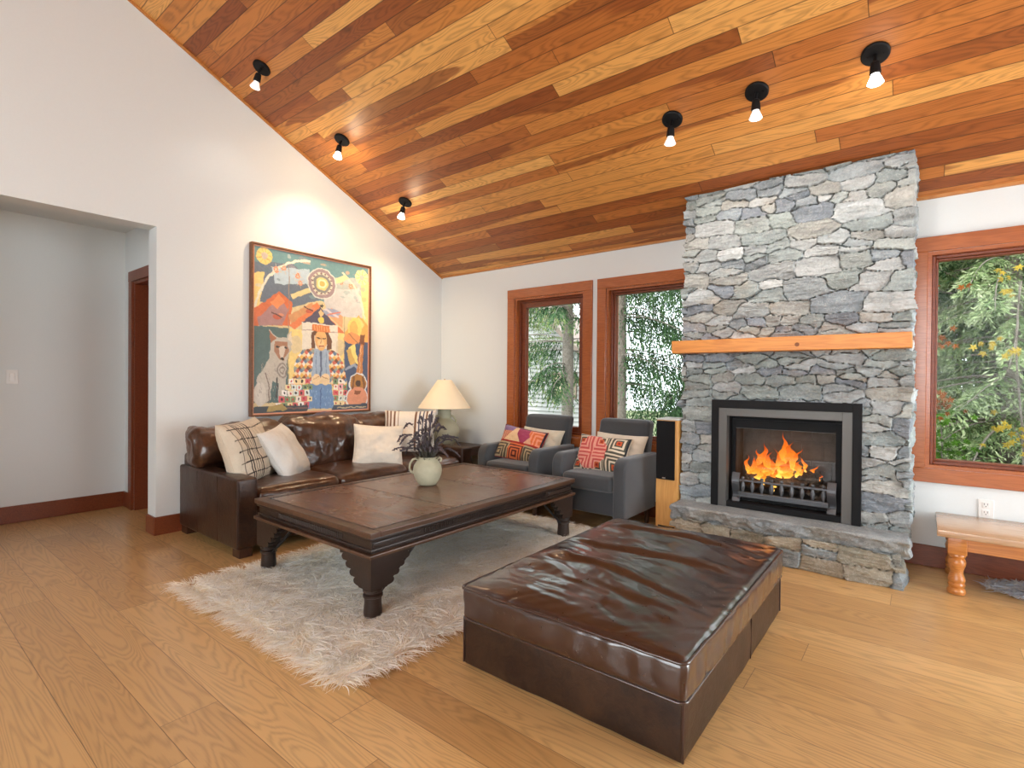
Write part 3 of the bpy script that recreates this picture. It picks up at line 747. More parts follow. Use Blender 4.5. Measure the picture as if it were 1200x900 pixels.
# ------------------------------------------------------------------ shared furnishing helpers
M['sofa'] = leather('brown_distressed_leather', (.020, .009, .006), (.10, .045, .021), .33, .55, .45)
M['sofaseat'] = leather('brown_leather_cushion', (.034, .0145, .009), (.15, .062, .028), .32, .7, .45, .5)
M['ott'] = leather('dark_glossy_leather', (.030, .0125, .0095), (.060, .027, .018), .30, .35, .16, 1.0, .15)
M['ottbase'] = leather('dark_scuffed_leather', (.016, .0075, .0055), (.085, .040, .019), .34, .5, .3)
M['seam'] = plain('dark_leather_piping', (.035, .013, .008), .4)
M['cloth'] = fabric('woven_cushion_cloth')
M['grey'] = fabric('charcoal_wool', (.058, .063, .070), .92, 420, .38, .35)
def place(v, c): return np.asarray(v)+np.array(c, float)
def pillow(c, right, up, w, h, t, paint=None, n=56, seed=0.0, pinch=.07, sag=0.0):
    """cushion with pinched corners; right/up span its face, the face normal is right x up"""
    R = np.array(right, float); R /= np.linalg.norm(R); Uv = np.array(up, float); Uv -= R*(R@Uv); Uv /= np.linalg.norm(Uv); N = np.cross(R, Uv)
    a = np.linspace(-1, 1, n); a = np.sign(a)*(1-(1-np.abs(a))**1.4)
    A, B = np.meshgrid(a, a, indexing='ij')
    X = A*w/2*(1-pinch*(1-B**2)); Y = B*h/2*(1-pinch*(1-A**2))
    prof = ((1-np.abs(A)**3.2)*(1-np.abs(B)**3.2))**.55
    wr = fbm(A*2.2+seed, B*2.2+seed, seed, 4)*.022*np.clip(prof*2, 0, 1)
    Y = Y-sag*np.clip(B, 0, 1)*(1-A**2)
    g = G()
    for sg in (1, -1):
        Zz = sg*(t/2*prof+.003)+wr*(1 if sg > 0 else .5)
        P = np.array(c)+X[..., None]*R+Y[..., None]*Uv+Zz[..., None]*N
        col = None
        if paint is not None: col = paint((A+1)/2, (B+1)/2, sg)
        if sg < 0: P = P[::-1]; col = None if col is None else col[::-1]
        g.grid(P, col)
    # stitched edge closing the two faces
    rim = np.concatenate([np.stack([X[:, 0], Y[:, 0]], 1), np.stack([X[-1, :], Y[-1, :]], 1)[1:], np.stack([X[::-1, -1], Y[::-1, -1]], 1)[1:], np.stack([X[0, ::-1], Y[0, ::-1]], 1)[1:-1]])
    pts = np.array(c)+rim[:, :1]*R+rim[:, 1:]*Uv
    ec = (1, 1, 1) if paint is None else paint(np.array([0.002]), np.array([0.5]), 1)[0]
    g.tube(pts, .0045, 6, ec, closed=True)
    return g
def flat(col): return lambda u, v, s: np.broadcast_to(np.array(col), np.shape(u)+(3,)).copy()

# ------------------------------------------------------------------ leather sofa
sf = thing('leather_sofa', 'long distressed brown leather sofa against the white wall under the painting', 'sofa', (-4.03, 2.73, 0))
SY0, SY1, SXF, SXB = 1.585, 3.875, -3.565, -4.55
g = G(); v, f = soft((.95, 2.20, .25), .02, .06, namp=.004); g.add(place(v, (-4.06, 2.73, .185)), f)
v, f = soft((.16, 2.24, .56), .03, .06, namp=.004); g.add(place(v, (-4.46, 2.73, .345)), f); obj('sofa_frame', g, M['sofa'], sf, smooth=60)
for y_ in (SY0+.068, SY1-.068):
    v, f = soft((SXF-SXB, .136, .472), .016, .025, puff=(.004, .004, .005), namp=.004, nfreq=5, seed=y_)
    g = G(); g.add(place(v, ((SXF+SXB)/2, y_, .296)), f); a_ = obj('arm', g, M['sofa'], sf, smooth=60)
    for sx in (-4.20, -3.86):
        g = G(); g.tube([(sx, y_-.068, .07), (sx, y_-.071, .515), (sx, y_-.056, .536), (sx, y_+.056, .536)], .0032, 6); obj('piping', g, M['seam'], a_, smooth=60)
    g = G(); g.tube([(SXF-.003, y_-.064, .07), (SXF-.002, y_-.062, .520), (SXF-.002, y_+.062, .520), (SXF-.003, y_+.064, .07)], .0036, 6)
    obj('piping', g, M['seam'], a_, smooth=60)
for i, (a, b) in enumerate(((1.722, 2.392), (2.396, 3.064), (3.068, 3.738))):
    v, f = soft((.74, b-a, .17), .05, .02, puff=(.02, .008, .035), namp=.016, nfreq=6, seed=i*7.7)
    g = G(); g.add(place(v, (-3.95, (a+b)/2, .355)), f); obj('seat_cushion', g, M['sofaseat'], sf, smooth=80)
for i, (a, b, z0, z1, dx) in enumerate(((1.565, 2.30, .532, .835, 0), (2.28, 3.00, .42, .872, .045), (2.97, 3.86, .43, .845, 0))):
    v, f = soft((.25, b-a, z1-z0), .075, .018, puff=(.07, .012, .02), namp=.05, nfreq=5, seed=i*3.3+1)
    v[:, 0] += -.14*(v[:, 2])
    wr = np.abs(fbm(v[:, 1]*9+i*5, v[:, 2]*3.5, i*2.0, 4)); v[:, 0] += wr*.03
    g = G(); g.add(place(v, (-4.335+dx, (a+b)/2, (z0+z1)/2)), f); obj('back_cushion', g, M['sofaseat'], sf, smooth=80)
ft = wood('dark_walnut', (.06, .022, .010), (.03, .011, .006), .4, axis=2)
for x_ in (SXF-.05, -4.49):
    for y_ in (SY0+.06, SY1-.06):
        g = G(); g.box((x_-.05, y_-.045, 0), (x_+.05, y_+.045, .062), .004); obj('foot', g, ft, sf)

# cushions on the sofa
def grid_paint(u, v, s):
    c = np.broadcast_to(np.array(lin(205, 192, 172)), u.shape+(3,)).copy()
    if s > 0:
        d = np.array(lin(52, 44, 44)); lines = np.zeros(u.shape, bool)
        for q in (.20, .245, .29, .335, .38, .425): lines |= (np.abs(u-q) < .0085)
        lines |= (np.abs(u-.10) < .004)
        for q in (.16, .34, .52, .70, .88): lines |= (np.abs(v-q-.012*np.sin(u*9)) < .0085) & (u > .06)
        c[lines] = d
        k = (u > .47) & (((u*190).astype(int)+(v*190).astype(int)) % 2 == 0); c[k] *= .86
    return c
def toss(label, g, mat, name='throw_cushion', grp='cushions on the leather sofa'):
    return tag(obj(name, g, mat, smooth=80), label, 'cushion', grp)
toss('beige woven cushion with a dark line grid leaning on the near sofa arm', pillow((-3.96, 1.835, .655), (-.55, .83, .06), (-.12, -.40, .90), .48, .49, .22, grid_paint, n=110, seed=1), M['cloth'])
toss('plain white cushion beside the beige line grid cushion', pillow((-3.965, 2.13, .618), (-.62, .74, .10), (-.30, -.42, .86), .44, .45, .17, flat(lin(216, 214, 208)), seed=2), M['cloth'])
toss('plain cream cushion lying in front of the striped cushion', pillow((-3.86, 2.95, .605), (.52, .80, -.06), (-.42, .14, .88), .44, .40, .17, flat(lin(224, 214, 198)), seed=3), M['cloth'])
def stripe_paint(u, v, s):
    c = np.broadcast_to(np.array(lin(220, 212, 200)), u.shape+(3,)).copy()
    br, nv = np.array(lin(112, 76, 52)), np.array(lin(52, 58, 86))
    for q, w_, cc in ((.05, .018, br), (.12, .016, br), (.20, .022, br), (.27, .008, br), (.63, .022, br), (.71, .012, nv), (.78, .010, nv), (.85, .02, br), (.93, .018, nv)):
        c[np.abs(u-q) < w_] = cc
    return c
toss('cream cushion with brown and navy stripes at the lamp end of the sofa', pillow((-3.955, 3.395, .70), (.70, .66, 0), (-.30, .34, .88), .50, .44, .17, stripe_paint, n=90, seed=4), M['cloth'])

# ------------------------------------------------------------------ flokati rug
def fleece(name, label, cat, poly_in, n, length, width, cols, base_z=.022, spread=1.0, seed=3, th=.012, lift=.55):
    """poly_in(x, y) -> signed inside distance; box gives the sampling range"""
    (x0, x1, y0, y1), inside = poly_in
    rng = np.random.default_rng(seed)
    t = thing(name, label, cat, ((x0+x1)/2, (y0+y1)/2, 0))
    X = rng.uniform(x0, x1, n); Y = rng.uniform(y0, y1, n); k = inside(X, Y) > 0; X, Y = X[k], Y[k]; m = len(X)
    ang = fbm(X*7, Y*7, seed, 3)*9+rng.normal(0, .6, m)
    # fibres at the border fall outwards
    e = .01; gx = (inside(X+e, Y)-inside(X-e, Y)); gy = (inside(X, Y+e)-inside(X, Y-e)); de = np.clip(1-inside(X, Y)/.07, 0, 1)
    dx = np.cos(ang)*(1-de*.7)-gx/(2*e)*de; dy = np.sin(ang)*(1-de*.7)-gy/(2*e)*de
    dn = np.hypot(dx, dy)+1e-9; dx, dy = dx/dn, dy/dn
    L = length*rng.uniform(.6, 1.25, m); up = lift*rng.uniform(.35, 1.2, m)*(1-.4*de)
    S = 5; s = np.linspace(0, 1, S)
    curl = rng.normal(0, .9, m)
    px = X[:, None]+L[:, None]*spread*(dx[:, None]*s+(-dy*curl)[:, None]*s**2*.35)
    py = Y[:, None]+L[:, None]*spread*(dy[:, None]*s+(dx*curl)[:, None]*s**2*.35)
    hump = np.clip(.5+fbm(X*11, Y*11, seed+4, 3), 0, 1)
    pz = base_z+L[:, None]*(up*(.6+.8*hump))[:, None]*(1.9*s-1.25*s**2)
    pz = np.maximum(pz, .006)
    w = width*rng.uniform(.7, 1.3, m)[:, None]*np.array([1, 1, .9, .7, .15])/2
    sx, sy = -dy[:, None]*w, dx[:, None]*w; sz = w*rng.uniform(-.7, .7, m)[:, None]
    V = np.stack([np.stack([px-sx, py-sy, pz-sz], -1), np.stack([px+sx, py+sy, pz+sz], -1)], 2).reshape(-1, 3)
    q = np.arange(m)[:, None]*S*2+np.arange(S-1)[None]*2; q = q.ravel()
    F = np.stack([q, q+1, q+3, q+2], 1)
    cc = np.array(cols)[rng.integers(0, len(cols), m)]*rng.uniform(.9, 1.08, m)[:, None]
    g = G(); g.add(V, F, np.repeat(cc, S*2, 0))
    obj('pile', g, M['pile'], t, smooth=180, kind='stuff')
    return t
def leafmat(name, tr=.35):
    k = NT(name); k.set(Base_Color=k.attr(), Roughness=.6, Specular_IOR_Level=.25)
    tl = k.n('ShaderNodeBsdfTranslucent'); mx = k.n('ShaderNodeMixShader'); mx.inputs[0].default_value = tr
    k.put(tl.inputs[0], k.attr()); k.t.links.new(k.p.outputs[0], mx.inputs[1]); k.t.links.new(tl.outputs[0], mx.inputs[2]); k.t.links.new(mx.outputs[0], k.out.inputs[0]); return k.m
M['pile'] = leafmat('wool_pile', .5)
def rug_sdf(x, y):
    wob = .025*fbm(x*3, y*3, 1.0, 3)
    return np.minimum(np.minimum(x+3.30, -1.75-x), np.minimum(y-1.15-.02*(x+3), 3.66-y))+wob
rg = fleece('shag_rug', 'long pile cream shag rug under the dark wooden coffee table', 'rug', ((-3.34, -1.70, 1.11, 3.70), rug_sdf), 95000, .085, .0036,
            [lin(254, 253, 249), lin(252, 249, 240), lin(254, 254, 253), lin(248, 243, 232)], seed=3, lift=.25)
g = G(); a_ = np.linspace(-3.26, -1.79, 30); b_ = np.linspace(1.19, 3.62, 40); A, B = np.meshgrid(a_, b_, indexing='ij')
g.grid(np.stack([A, B, np.full(A.shape, .025)], -1)); g.box((-3.26, 1.19, .001), (-1.79, 3.62, .024)); obj('backing', g, plain('rug_backing', lin(236, 228, 210), .95), rg, smooth=0)

# ------------------------------------------------------------------ coffee table
def oldwood(name, c1, c2, rough, axis, glossvar=.25):
    k = NT(name); p = list(k.xyz()); tc = k.n('ShaderNodeTexCoord').outputs['Object']
    q = [k.math('MULTIPLY', p[i], (2.2 if i == axis else 30.0)) for i in range(3)]
    n1 = k.noise(k.vec(*q), 1.0, 5, .65, .6); n2 = k.noise(tc, 3.5, 5, .6, .5); n3 = k.noise(tc, 60, 4, .7)
    c = k.ramp(k.math('ADD', k.math('MULTIPLY', n1, .6), k.math('MULTIPLY', n2, .5)), [(.32, c2), (.74, c1)])
    k.bump(k.math('ADD', n1, k.math('MULTIPLY', n3, .4)), .3, .004)
    return k.set(Base_Color=c, Roughness=k.math('ADD', k.math('MULTIPLY', n2, glossvar), rough-.12), Specular_IOR_Level=.55)
tw = oldwood('worn_dark_teak', (.034, .017, .011), (.008, .0045, .0035), .40, 1)
twr = oldwood('worn_teak_edge', (.13, .062, .031), (.026, .012, .007), .36, 1)
ttop = oldwood('polished_teak_panel', (.235, .125, .075), (.085, .042, .027), .25, 0)
X0, X1, Y0, Y1, ZT = -3.258, -2.085, 1.552, 3.432, .460
ct = thing('coffee_table', 'large low dark carved wood coffee table with iron braces on the shag rug', 'coffee table', ((X0+X1)/2, (Y0+Y1)/2, 0))
g = G(); b_ = .062
g.box((X0, Y0, ZT-.028), (X1, Y0+b_, ZT), .004); g.box((X0, Y1-b_, ZT-.028), (X1, Y1, ZT), .004)
g.box((X0, Y0+b_, ZT-.028), (X0+b_, Y1-b_, ZT), .004); g.box((X1-b_, Y0+b_, ZT-.028), (X1, Y1-b_, ZT), .004)
obj('top_frame', g, twr, ct)
cuts = [Y0+b_, 2.19, 2.765, Y1-b_]
for i in range(3):
    g = G(); g.box((X0+b_, cuts[i]+(.0035 if i else 0), ZT-.026), (X1-b_, cuts[i+1]-(.0035 if i < 2 else 0), ZT-.001), .002); obj('top_panel', g, ttop, ct)
g = G()
for y_ in (2.19, 2.765): g.box((X0+b_, y_-.0035, ZT-.02), (X1-b_, y_+.0035, ZT-.0015))
for a, b in (((X0+b_-.004, Y0+b_-.004), (X1-b_+.004, Y0+b_+.003)), ((X0+b_-.004, Y1-b_-.003), (X1-b_+.004, Y1-b_+.004)), ((X0+b_-.004, Y0+b_), (X0+b_+.003, Y1-b_)), ((X1-b_-.003, Y0+b_), (X1-b_+.004, Y1-b_))):
    g.box(a+(ZT-.01,), b+(ZT+.0012,))
for i in range(19):
    y_ = Y0+b_+.03+(Y1-Y0-2*b_-.06)*i/18
    for x_ in (X0+b_, X1-b_): g.lathe([(.005, 0), (.004, .002), (.001, .003)], (x_, y_, ZT+.001), 8)
for i in range(12):
    x_ = X0+b_+.03+(X1-X0-2*b_-.06)*i/11
    for y_ in (Y0+b_, Y1-b_, 2.19, 2.765): g.lathe([(.005, 0), (.004, .002), (.001, .003)], (x_, y_, ZT+.001), 8)
bi = plain('blackened_iron', (.022, .021, .022), .45, .5, var=.2)
obj('iron_strapping', g, bi, ct)
A_ = .022
g = G(); g.box((X0+A_, Y0+A_, ZT-.108), (X1-A_, Y1-A_, ZT-.02), .003)
g.box((X0+.008, Y0+.008, ZT-.046), (X1-.008, Y1-.008, ZT-.026), .006)
g.box((X0+.014, Y0+.014, ZT-.100), (X1-.014, Y1-.014, ZT-.086), .005)
def flutes(u0, u1, fixed, axis):
    n = int((u1-u0)/.0165)
    for i in range(n):
        u = u0+(i+.5)*(u1-u0)/n
        if axis == 'y': g.box((fixed-.007, u-.0048, ZT-.080), (fixed+.007, u+.0048, ZT-.050), .003, 1)
        else: g.box((u-.0048, fixed-.007, ZT-.080), (u+.0048, fixed+.007, ZT-.050), .003, 1)
flutes(Y0+.36, Y1-.36, X1-A_, 'y'); flutes(X0+.26, X1-.26, Y0+A_, 'x')
flutes(Y0+.36, Y1-.36, X0+A_, 'y'); flutes(X0+.26, X1-.26, Y1-A_, 'x')
for y0_, y1_ in ((Y0+.03, Y0+.33), (Y1-.33, Y1-.03)):
    for x_ in (X0+A_, X1-A_): g.box((x_-.008, y0_, ZT-.078), (x_+.008, y1_, ZT-.052), .006)
obj('carved_apron', g, tw, ct)
g = G(); q = -.004
g.box((X0+q, Y0+q, ZT-.126), (X1-q, Y1-q, ZT-.107), .005); obj('lower_moulding', g, twr, ct)
ZB = ZT-.126
def leg(sx, sy):
    cx = X0+.062 if sx < 0 else X1-.062; cy = Y0+.062 if sy < 0 else Y1-.062
    g = G(); hw = .050
    g.prism([(-hw, -hw), (hw, -hw), (hw, hw), (-hw, hw)], (cx, cy, .172), (1, 0, 0), (0, 1, 0), (0, 0, 1), ZB-.172)
    prof = [(0, 0), (.165, 0), (.160, -.022)]
    for i in range(4):
        cx_, cz_ = .150-.030*i, -.034-.034*i
        for a in np.linspace(1.2, -1.2, 6): prof.append((cx_-.026+.022*math.cos(a)*1.0-.004*i, cz_+.018*math.sin(a)))
    prof += [(.0, -.158)]
    for ax in ('x', 'y'):
        s = -sx if ax == 'x' else -sy
        d = np.array((s, 0, 0)) if ax == 'x' else np.array((0, s, 0)); nrm = np.array((0, 1, 0)) if ax == 'x' else np.array((1, 0, 0))
        side = sy if ax == 'x' else sx
        o = np.array((cx, cy, ZB))+d*hw*.98+nrm*(side*hw-(.034 if side > 0 else 0))
        g.prism(prof, o, d, (0, 0, 1), nrm, .034)
    g = recalc(g)
    g.lathe([(.040, .0), (.044, .006), (.046, .02), (.042, .075), (.043, .098), (.049, .102), (.049, .112), (.040, .118), (.040, .124), (.050, .130), (.050, .142), (.041, .148), (.046, .150), (.048, .162)], (cx, cy, .026), 22)
    l = obj('leg', g, tw, ct, smooth=40)
    g = G()
    for d in ((-sx, 0), (0, -sy)):
        p0 = np.array((cx+d[0]*.042, cy+d[1]*.042, .128)); p1 = np.array((cx+d[0]*.30, cy+d[1]*.30, ZB+.004))
        g.tube([p0, p0*.66+p1*.34, p0*.33+p1*.67, p1], .0062, 8)
        g.lathe([(.012, 0), (.012, .004), (.001, .005)], p1-(0, 0, .008), 10)
    obj('iron_brace', g, bi, l, smooth=60)
for sx in (-1, 1):
    for sy in (-1, 1): leg(sx, sy)

# ------------------------------------------------------------------ vase with dried lavender
VX, VY = -2.763, 2.541
cl = plain('pale_stoneware', (.46, .44, .31), .62, var=.16, bump=.2, scale=26)
vs = thing('stoneware_jug', 'pale sage stoneware jug with a side handle on the coffee table', 'vase', (VX, VY, ZT))
g = G(); g.lathe([(.050, 0), (.062, .004), (.082, .035), (.098, .075), (.102, .105), (.096, .138), (.080, .163), (.066, .176), (.064, .186), (.069, .196), (.066, .199), (.058, .194), (.056, .180), (.07, .15), (.085, .10), (.06, .02), (.001, .012)], (VX, VY, ZT+.0015), 44, caps=False)
g.add([(VX, VY, ZT+.0015)]+[(VX+.05*math.cos(a), VY+.05*math.sin(a), ZT+.0015) for a in np.linspace(0, 2*np.pi, 24, endpoint=False)], [[0, (i+1) % 24+1, i+1] for i in range(24)])
obj('jug_body', g, cl, vs, smooth=60)
def arm_pts(d, pts): return [(VX+d[0]*r_, VY+d[1]*r_, ZT+z_) for r_, z_ in pts]
dl = (-.785, -.62); g = G(); g.tube(arm_pts(dl, [(.066, .178), (.085, .187), (.108, .176), (.124, .15), (.128, .12), (.120, .095), (.100, .085)]), [.009, .009, .0085, .008, .008, .009, .011], 10); obj('handle', g, cl, vs, smooth=70)
g = G(); dr_ = (.785, .62); g.tube(arm_pts(dr_, [(.064, .182), (.083, .197), (.095, .19), (.097, .178), (.090, .166)]), [.008, .0075, .007, .007, .008], 8); obj('spout_lug', g, cl, vs, smooth=70)
lv = thing('dried_lavender', 'bunch of dried dark lavender stems standing in the stoneware jug', 'dried flowers', (VX, VY, ZT+.02))
st, hd = G(), G()
rng = np.random.default_rng(5)
for i in range(78):
    a = rng.uniform(0, 2*np.pi); out = rng.uniform(.03, .31)*(1 if i < 46 else .42); hgt = rng.uniform(.11, .30)*(1 if i < 46 else .6)
    if i < 46: hgt = max(.07, min(.31, .33-out*.75+rng.normal(0, .035)))
    droop = rng.uniform(.02, .10)*out/.2
    s = np.linspace(0, 1, 9); r0 = rng.uniform(0, .035)
    rad = r0+(out-r0)*s**1.35; sw = rng.normal(0, .12)*s**2
    z = ZT+.10+(.09+hgt)*np.sin(s*np.pi*.5*min(1.35, 1+droop*4))-droop*s**3*.6
    P = np.stack([VX+rad*np.cos(a+sw), VY+rad*np.sin(a+sw), z], 1)
    st.tube(P, np.linspace(.0017, .0010, 9), 5)
    k0 = 5 if i < 46 else 4
    Q = np.array([P[k0]+(P[-1]-P[k0])*t_ if False else [np.interp(k0/8+(1-k0/8)*t_, s, P[:, c]) for c in range(3)] for t_ in np.linspace(0, 1, 13)])
    rr = np.array([.0035, .008, .0055, .0085, .006, .009, .006, .0088, .006, .008, .0052, .006, .002])*rng.uniform(.7, 1.1)
    hd.tube(Q, rr, 6, np.array((.075, .062, .070))*rng.uniform(.6, 1.5))
    for j in range(7):
        b0 = Q[rng.integers(1, 12)]; dv = rng.normal(0, 1, 3); dv /= np.linalg.norm(dv)
        hd.tube([b0, b0+dv*.009, b0+dv*.016], [.003, .0042, .001], 5, np.array((.085, .068, .08))*rng.uniform(.5, 1.5))
for i in range(150):
    a = rng.uniform(0, 2*np.pi); r1 = rng.uniform(.02, .115); z1 = ZT+.19+rng.uniform(.01, .12)*(1-r1/.2)
    p1 = np.array((VX+r1*math.cos(a), VY+r1*math.sin(a), z1)); p0 = np.array((VX+.3*r1*math.cos(a), VY+.3*r1*math.sin(a), ZT+.15))
    st.tube([p0, (p0+p1)/2+(0, 0, .012), p1], [.0014, .0016, .0008], 4)
obj('stem', st, plain('dry_stem', (.075, .068, .05), .8), lv, smooth=60)
kk = NT('lavender_heads'); obj('flower_head', hd, kk.set(Base_Color=kk.attr(), Roughness=.9), lv, smooth=60)

# ------------------------------------------------------------------ leather ottoman
OX0, OX1, OY0, OY1 = -1.535, -.568, 1.605, 3.035
ot = thing('leather_ottoman', 'large square dark brown glossy leather ottoman in front of the fireplace', 'ottoman', ((OX0+OX1)/2, (OY0+OY1)/2, 0))
v, f = soft((OX1-OX0-.022, OY1-OY0-.022, .205), .012, .03, puff=(.004, .004, 0), namp=.006, nfreq=5)
g = G(); g.add(place(v, ((OX0+OX1)/2, (OY0+OY1)/2, .1045)), f); ob_ = obj('ottoman_base', g, M['ottbase'], ot, smooth=60)
for (x_, y_) in ((OX0+.012, OY0+.012), (OX1-.012, OY0+.012), (OX1-.012, OY1-.012)):
    g = G(); g.tube([(x_, y_, .01), (x_, y_, .2)], .0045, 6); obj('piping', g, M['seam'], ob_, smooth=60)
g = G(); g.tube([(OX1-.009, 2.42, .01), (OX1-.006, 2.42, .2)], .0035, 6); obj('piping', g, M['seam'], ob_, smooth=60)
v, f = soft((OX1-OX0, OY1-OY0, .150), .030, .0125, puff=(.010, .010, .030), namp=.006, nfreq=4)
x, y, z = v[:, 0], v[:, 1], v[:, 2]
tm = np.clip((z-.035)/.04, 0, 1)
xx = x+.05*fbm(x*2.5, y*2.5, 1.0, 3); yy = y+.30*x+.12*fbm(x*2.0+5, y*2.0, 2.0, 3)
edge = np.clip(np.minimum((OX1-OX0)/2-np.abs(x), (OY1-OY0)/2-np.abs(y))/.16, 0, 1)
rid = lambda n: (1-np.abs(n)*2.6)
fold = np.clip(rid(fbm(xx*1.6, yy*5.0, 3.0, 2)), -1, 1)
fold2 = np.clip(rid(fbm(xx*2.6+3, yy*11, 7.0, 3)), -1, 1)
crs = fbm(xx*9, yy*13, 5.0, 4)
soft_mask = np.clip(.25+1.2*fbm(x*2.2+9, y*2.2, 3.0, 2)+.4*(x < .1), 0.15, 1)
f3 = fbm(xx*1.1+4, yy*7.0, 11.0, 3); f4 = fbm(xx*3.0, yy*20.0, 5.0, 3)
dz = edge*(.012*fold*soft_mask+.026*f3+.015*f4*soft_mask+.006*crs)
pull = np.clip(1-edge, 0, 1)*np.clip(vnoise((x-y)*34, 1.0)+.1, 0, 1)*.005
# two deep creases running across the cushion
for yc, ph in ((.10, 0.0), (.47, 1.2), (-.28, 2.0)):
    cy_ = yc+.045*np.sin(x*5+ph)-.10*x
    dz -= edge*(.017 if ph < 2 else .006)*np.exp(-((y-cy_)/.022)**2)*np.clip(1.1-np.abs(x)*1.2, 0, 1); dz += edge*.012*np.exp(-((y-cy_-.05)/.035)**2)*np.clip(1.1-np.abs(x)*1.2, 0, 1)
v[:, 2] += tm*(dz-pull)
side = np.clip(1-tm, 0, 1)*(np.abs(z) < .06); 
v[:, 0] += side*np.sign(x)*(np.abs(x) > .46)*fbm(y*16, z*9, 2.0, 3)*.010
v[:, 1] += side*np.sign(y)*(np.abs(y) > .69)*fbm(x*14, z*9, 6.0, 3)*.007
g = G(); g.add(place(v, ((OX0+OX1)/2, (OY0+OY1)/2, .266)), f); cu = obj('ottoman_cushion', g, M['ott'], ot, smooth=180)
def loop(x0, x1, y0, y1, z, r, n=14):
    P = []
    for cx_, cy_, a0 in ((x1-r, y0+r, -np.pi/2), (x1-r, y1-r, 0), (x0+r, y1-r, np.pi/2), (x0+r, y0+r, np.pi)):
        for a in np.linspace(a0, a0+np.pi/2, 6): P.append((cx_+r*math.cos(a), cy_+r*math.sin(a), z))
    P = np.array(P); Q = []
    for i in range(len(P)):
        a, b = P[i], P[(i+1) % len(P)]; m = max(1, int(np.linalg.norm(b-a)/.05))
        for j in range(m): Q.append(a+(b-a)*j/m)
    return np.array(Q)
L_ = loop(OX0-.001, OX1+.001, OY0-.001, OY1+.001, .328, .03); L_[:, 2] += .003*vnoise(L_[:, 0]*14, L_[:, 1]*14)
g = G(); g.tube(L_, .0058, 8, closed=True); obj('piping', g, M['ott'], cu, smooth=80); g = G(); L_ = loop(OX0+.004, OX1-.004, OY0+.004, OY1-.004, .199, .03); g.tube(L_, .0055, 8, closed=True); obj('piping', g, M['ott'], cu, smooth=80)

# ------------------------------------------------------------------ armchairs and their cushions
def armchair(x0, x1, yf, label):
    xc = (x0+x1)/2; w = x1-x0; t = thing('armchair', label, 'armchair', (xc, yf+.36, 0), 'charcoal armchairs under the windows')
    aw = .105
    g = G(); v, f = soft((w-2*aw+.02, .60, .20), .012, .03); g.add(place(v, (xc, yf+.36, .235)), f); obj('seat_frame', g, M['grey'], t, smooth=60)
    g = G(); v, f = soft((w-2*aw-.004, .56, .125), .03, .025, puff=(0, .008, .012)); g.add(place(v, (xc, yf+.275, .392)), f); obj('seat_cushion', g, M['grey'], t, smooth=70)
    for s in (-1, 1):
        xa = x0+aw/2 if s < 0 else x1-aw/2
        n = 10; prof = [(.0, .135), (.60, .135), (.62, .60), (.10, .603)]+[(.10-.10*math.sin(a), .503+.10*math.cos(a)) for a in np.linspace(.15, np.pi/2, n)]
        bm = bmesh.new(); A = [bm.verts.new((xa-aw/2, yf+p[0], p[1])) for p in prof]; B = [bm.verts.new((xa+aw/2, yf+p[0], p[1])) for p in prof]
        m = len(prof); bm.faces.new(A[::-1]); bm.faces.new(B)
        for i in range(m): bm.faces.new((A[i], A[(i+1) % m], B[(i+1) % m], B[i]))
        bmesh.ops.recalc_face_normals(bm, faces=bm.faces[:])
        ed = [e for e in bm.edges if (abs(e.verts[0].co.x-e.verts[1].co.x) < 1e-5)]
        bmesh.ops.bevel(bm, geom=ed, offset=.020, segments=4, affect='EDGES', profile=.5)
        g = G(); g.bm(bm); obj('arm', g, M['grey'], t, smooth=60)
    v, f = soft((w-.19, .13, .60), .035, .025, puff=(0, .012, .006)); v[:, 1] += .24*(v[:, 2]+.2)
    g = G(); g.add(place(v, (xc+.03, yf+.545, .565)), f); obj('backrest', g, M['grey'], t, smooth=70)
    for s in (-1, 1):
        for y_ in (.05, .55):
            g = G(); g.lathe([(.018, 0), (.026, .14)], (xc+s*(w/2-.06), yf+y_, .001), 14); obj('leg', g, ft, t)
    return t
armchair(-3.305, -2.605, 3.665, 'charcoal grey armchair in front of the narrow left window')
armchair(-2.46, -1.785, 3.665, 'charcoal grey armchair between the speaker and the other armchair')
CR, BLK, ORG_ = np.array(lin(214, 200, 176)), np.array(lin(48, 46, 44)), np.array(lin(206, 98, 52))
def kilim_red(u, v, s):
    c = np.broadcast_to(np.array(lin(60, 56, 52)), u.shape+(3,)).copy()
    if s < 0: return c
    cu_ = np.where(u < .36, .10, np.where(u < .62, .50, .84)); cv_ = np.where(v < .5, .14, .80)
    d = np.maximum(np.abs(u-cu_)*1.45, np.abs(v-cv_)); k = (d*20).astype(int)
    c = np.where((k % 2 == 0)[..., None], CR, np.array(lin(78, 76, 66)))
    ru, rv = np.abs(u-.34)*1.55, np.abs(v-.5)*1.0; red = np.maximum(np.maximum(ru, rv), (ru+rv)*.72) < .46
    c = np.where((red & (k % 2 == 0))[..., None], np.array(lin(196, 84, 80)), c); c = np.where((red & (k % 2 == 1))[..., None], np.array(lin(226, 158, 140)), c)
    c = np.where(((d < .065))[..., None], ORG_*.9, c); c = np.where((d < .03)[..., None], np.array(lin(150, 40, 36)), c)
    b = (u > .975) | (v > .965); c[b] = np.array(lin(40, 42, 46))
    return c
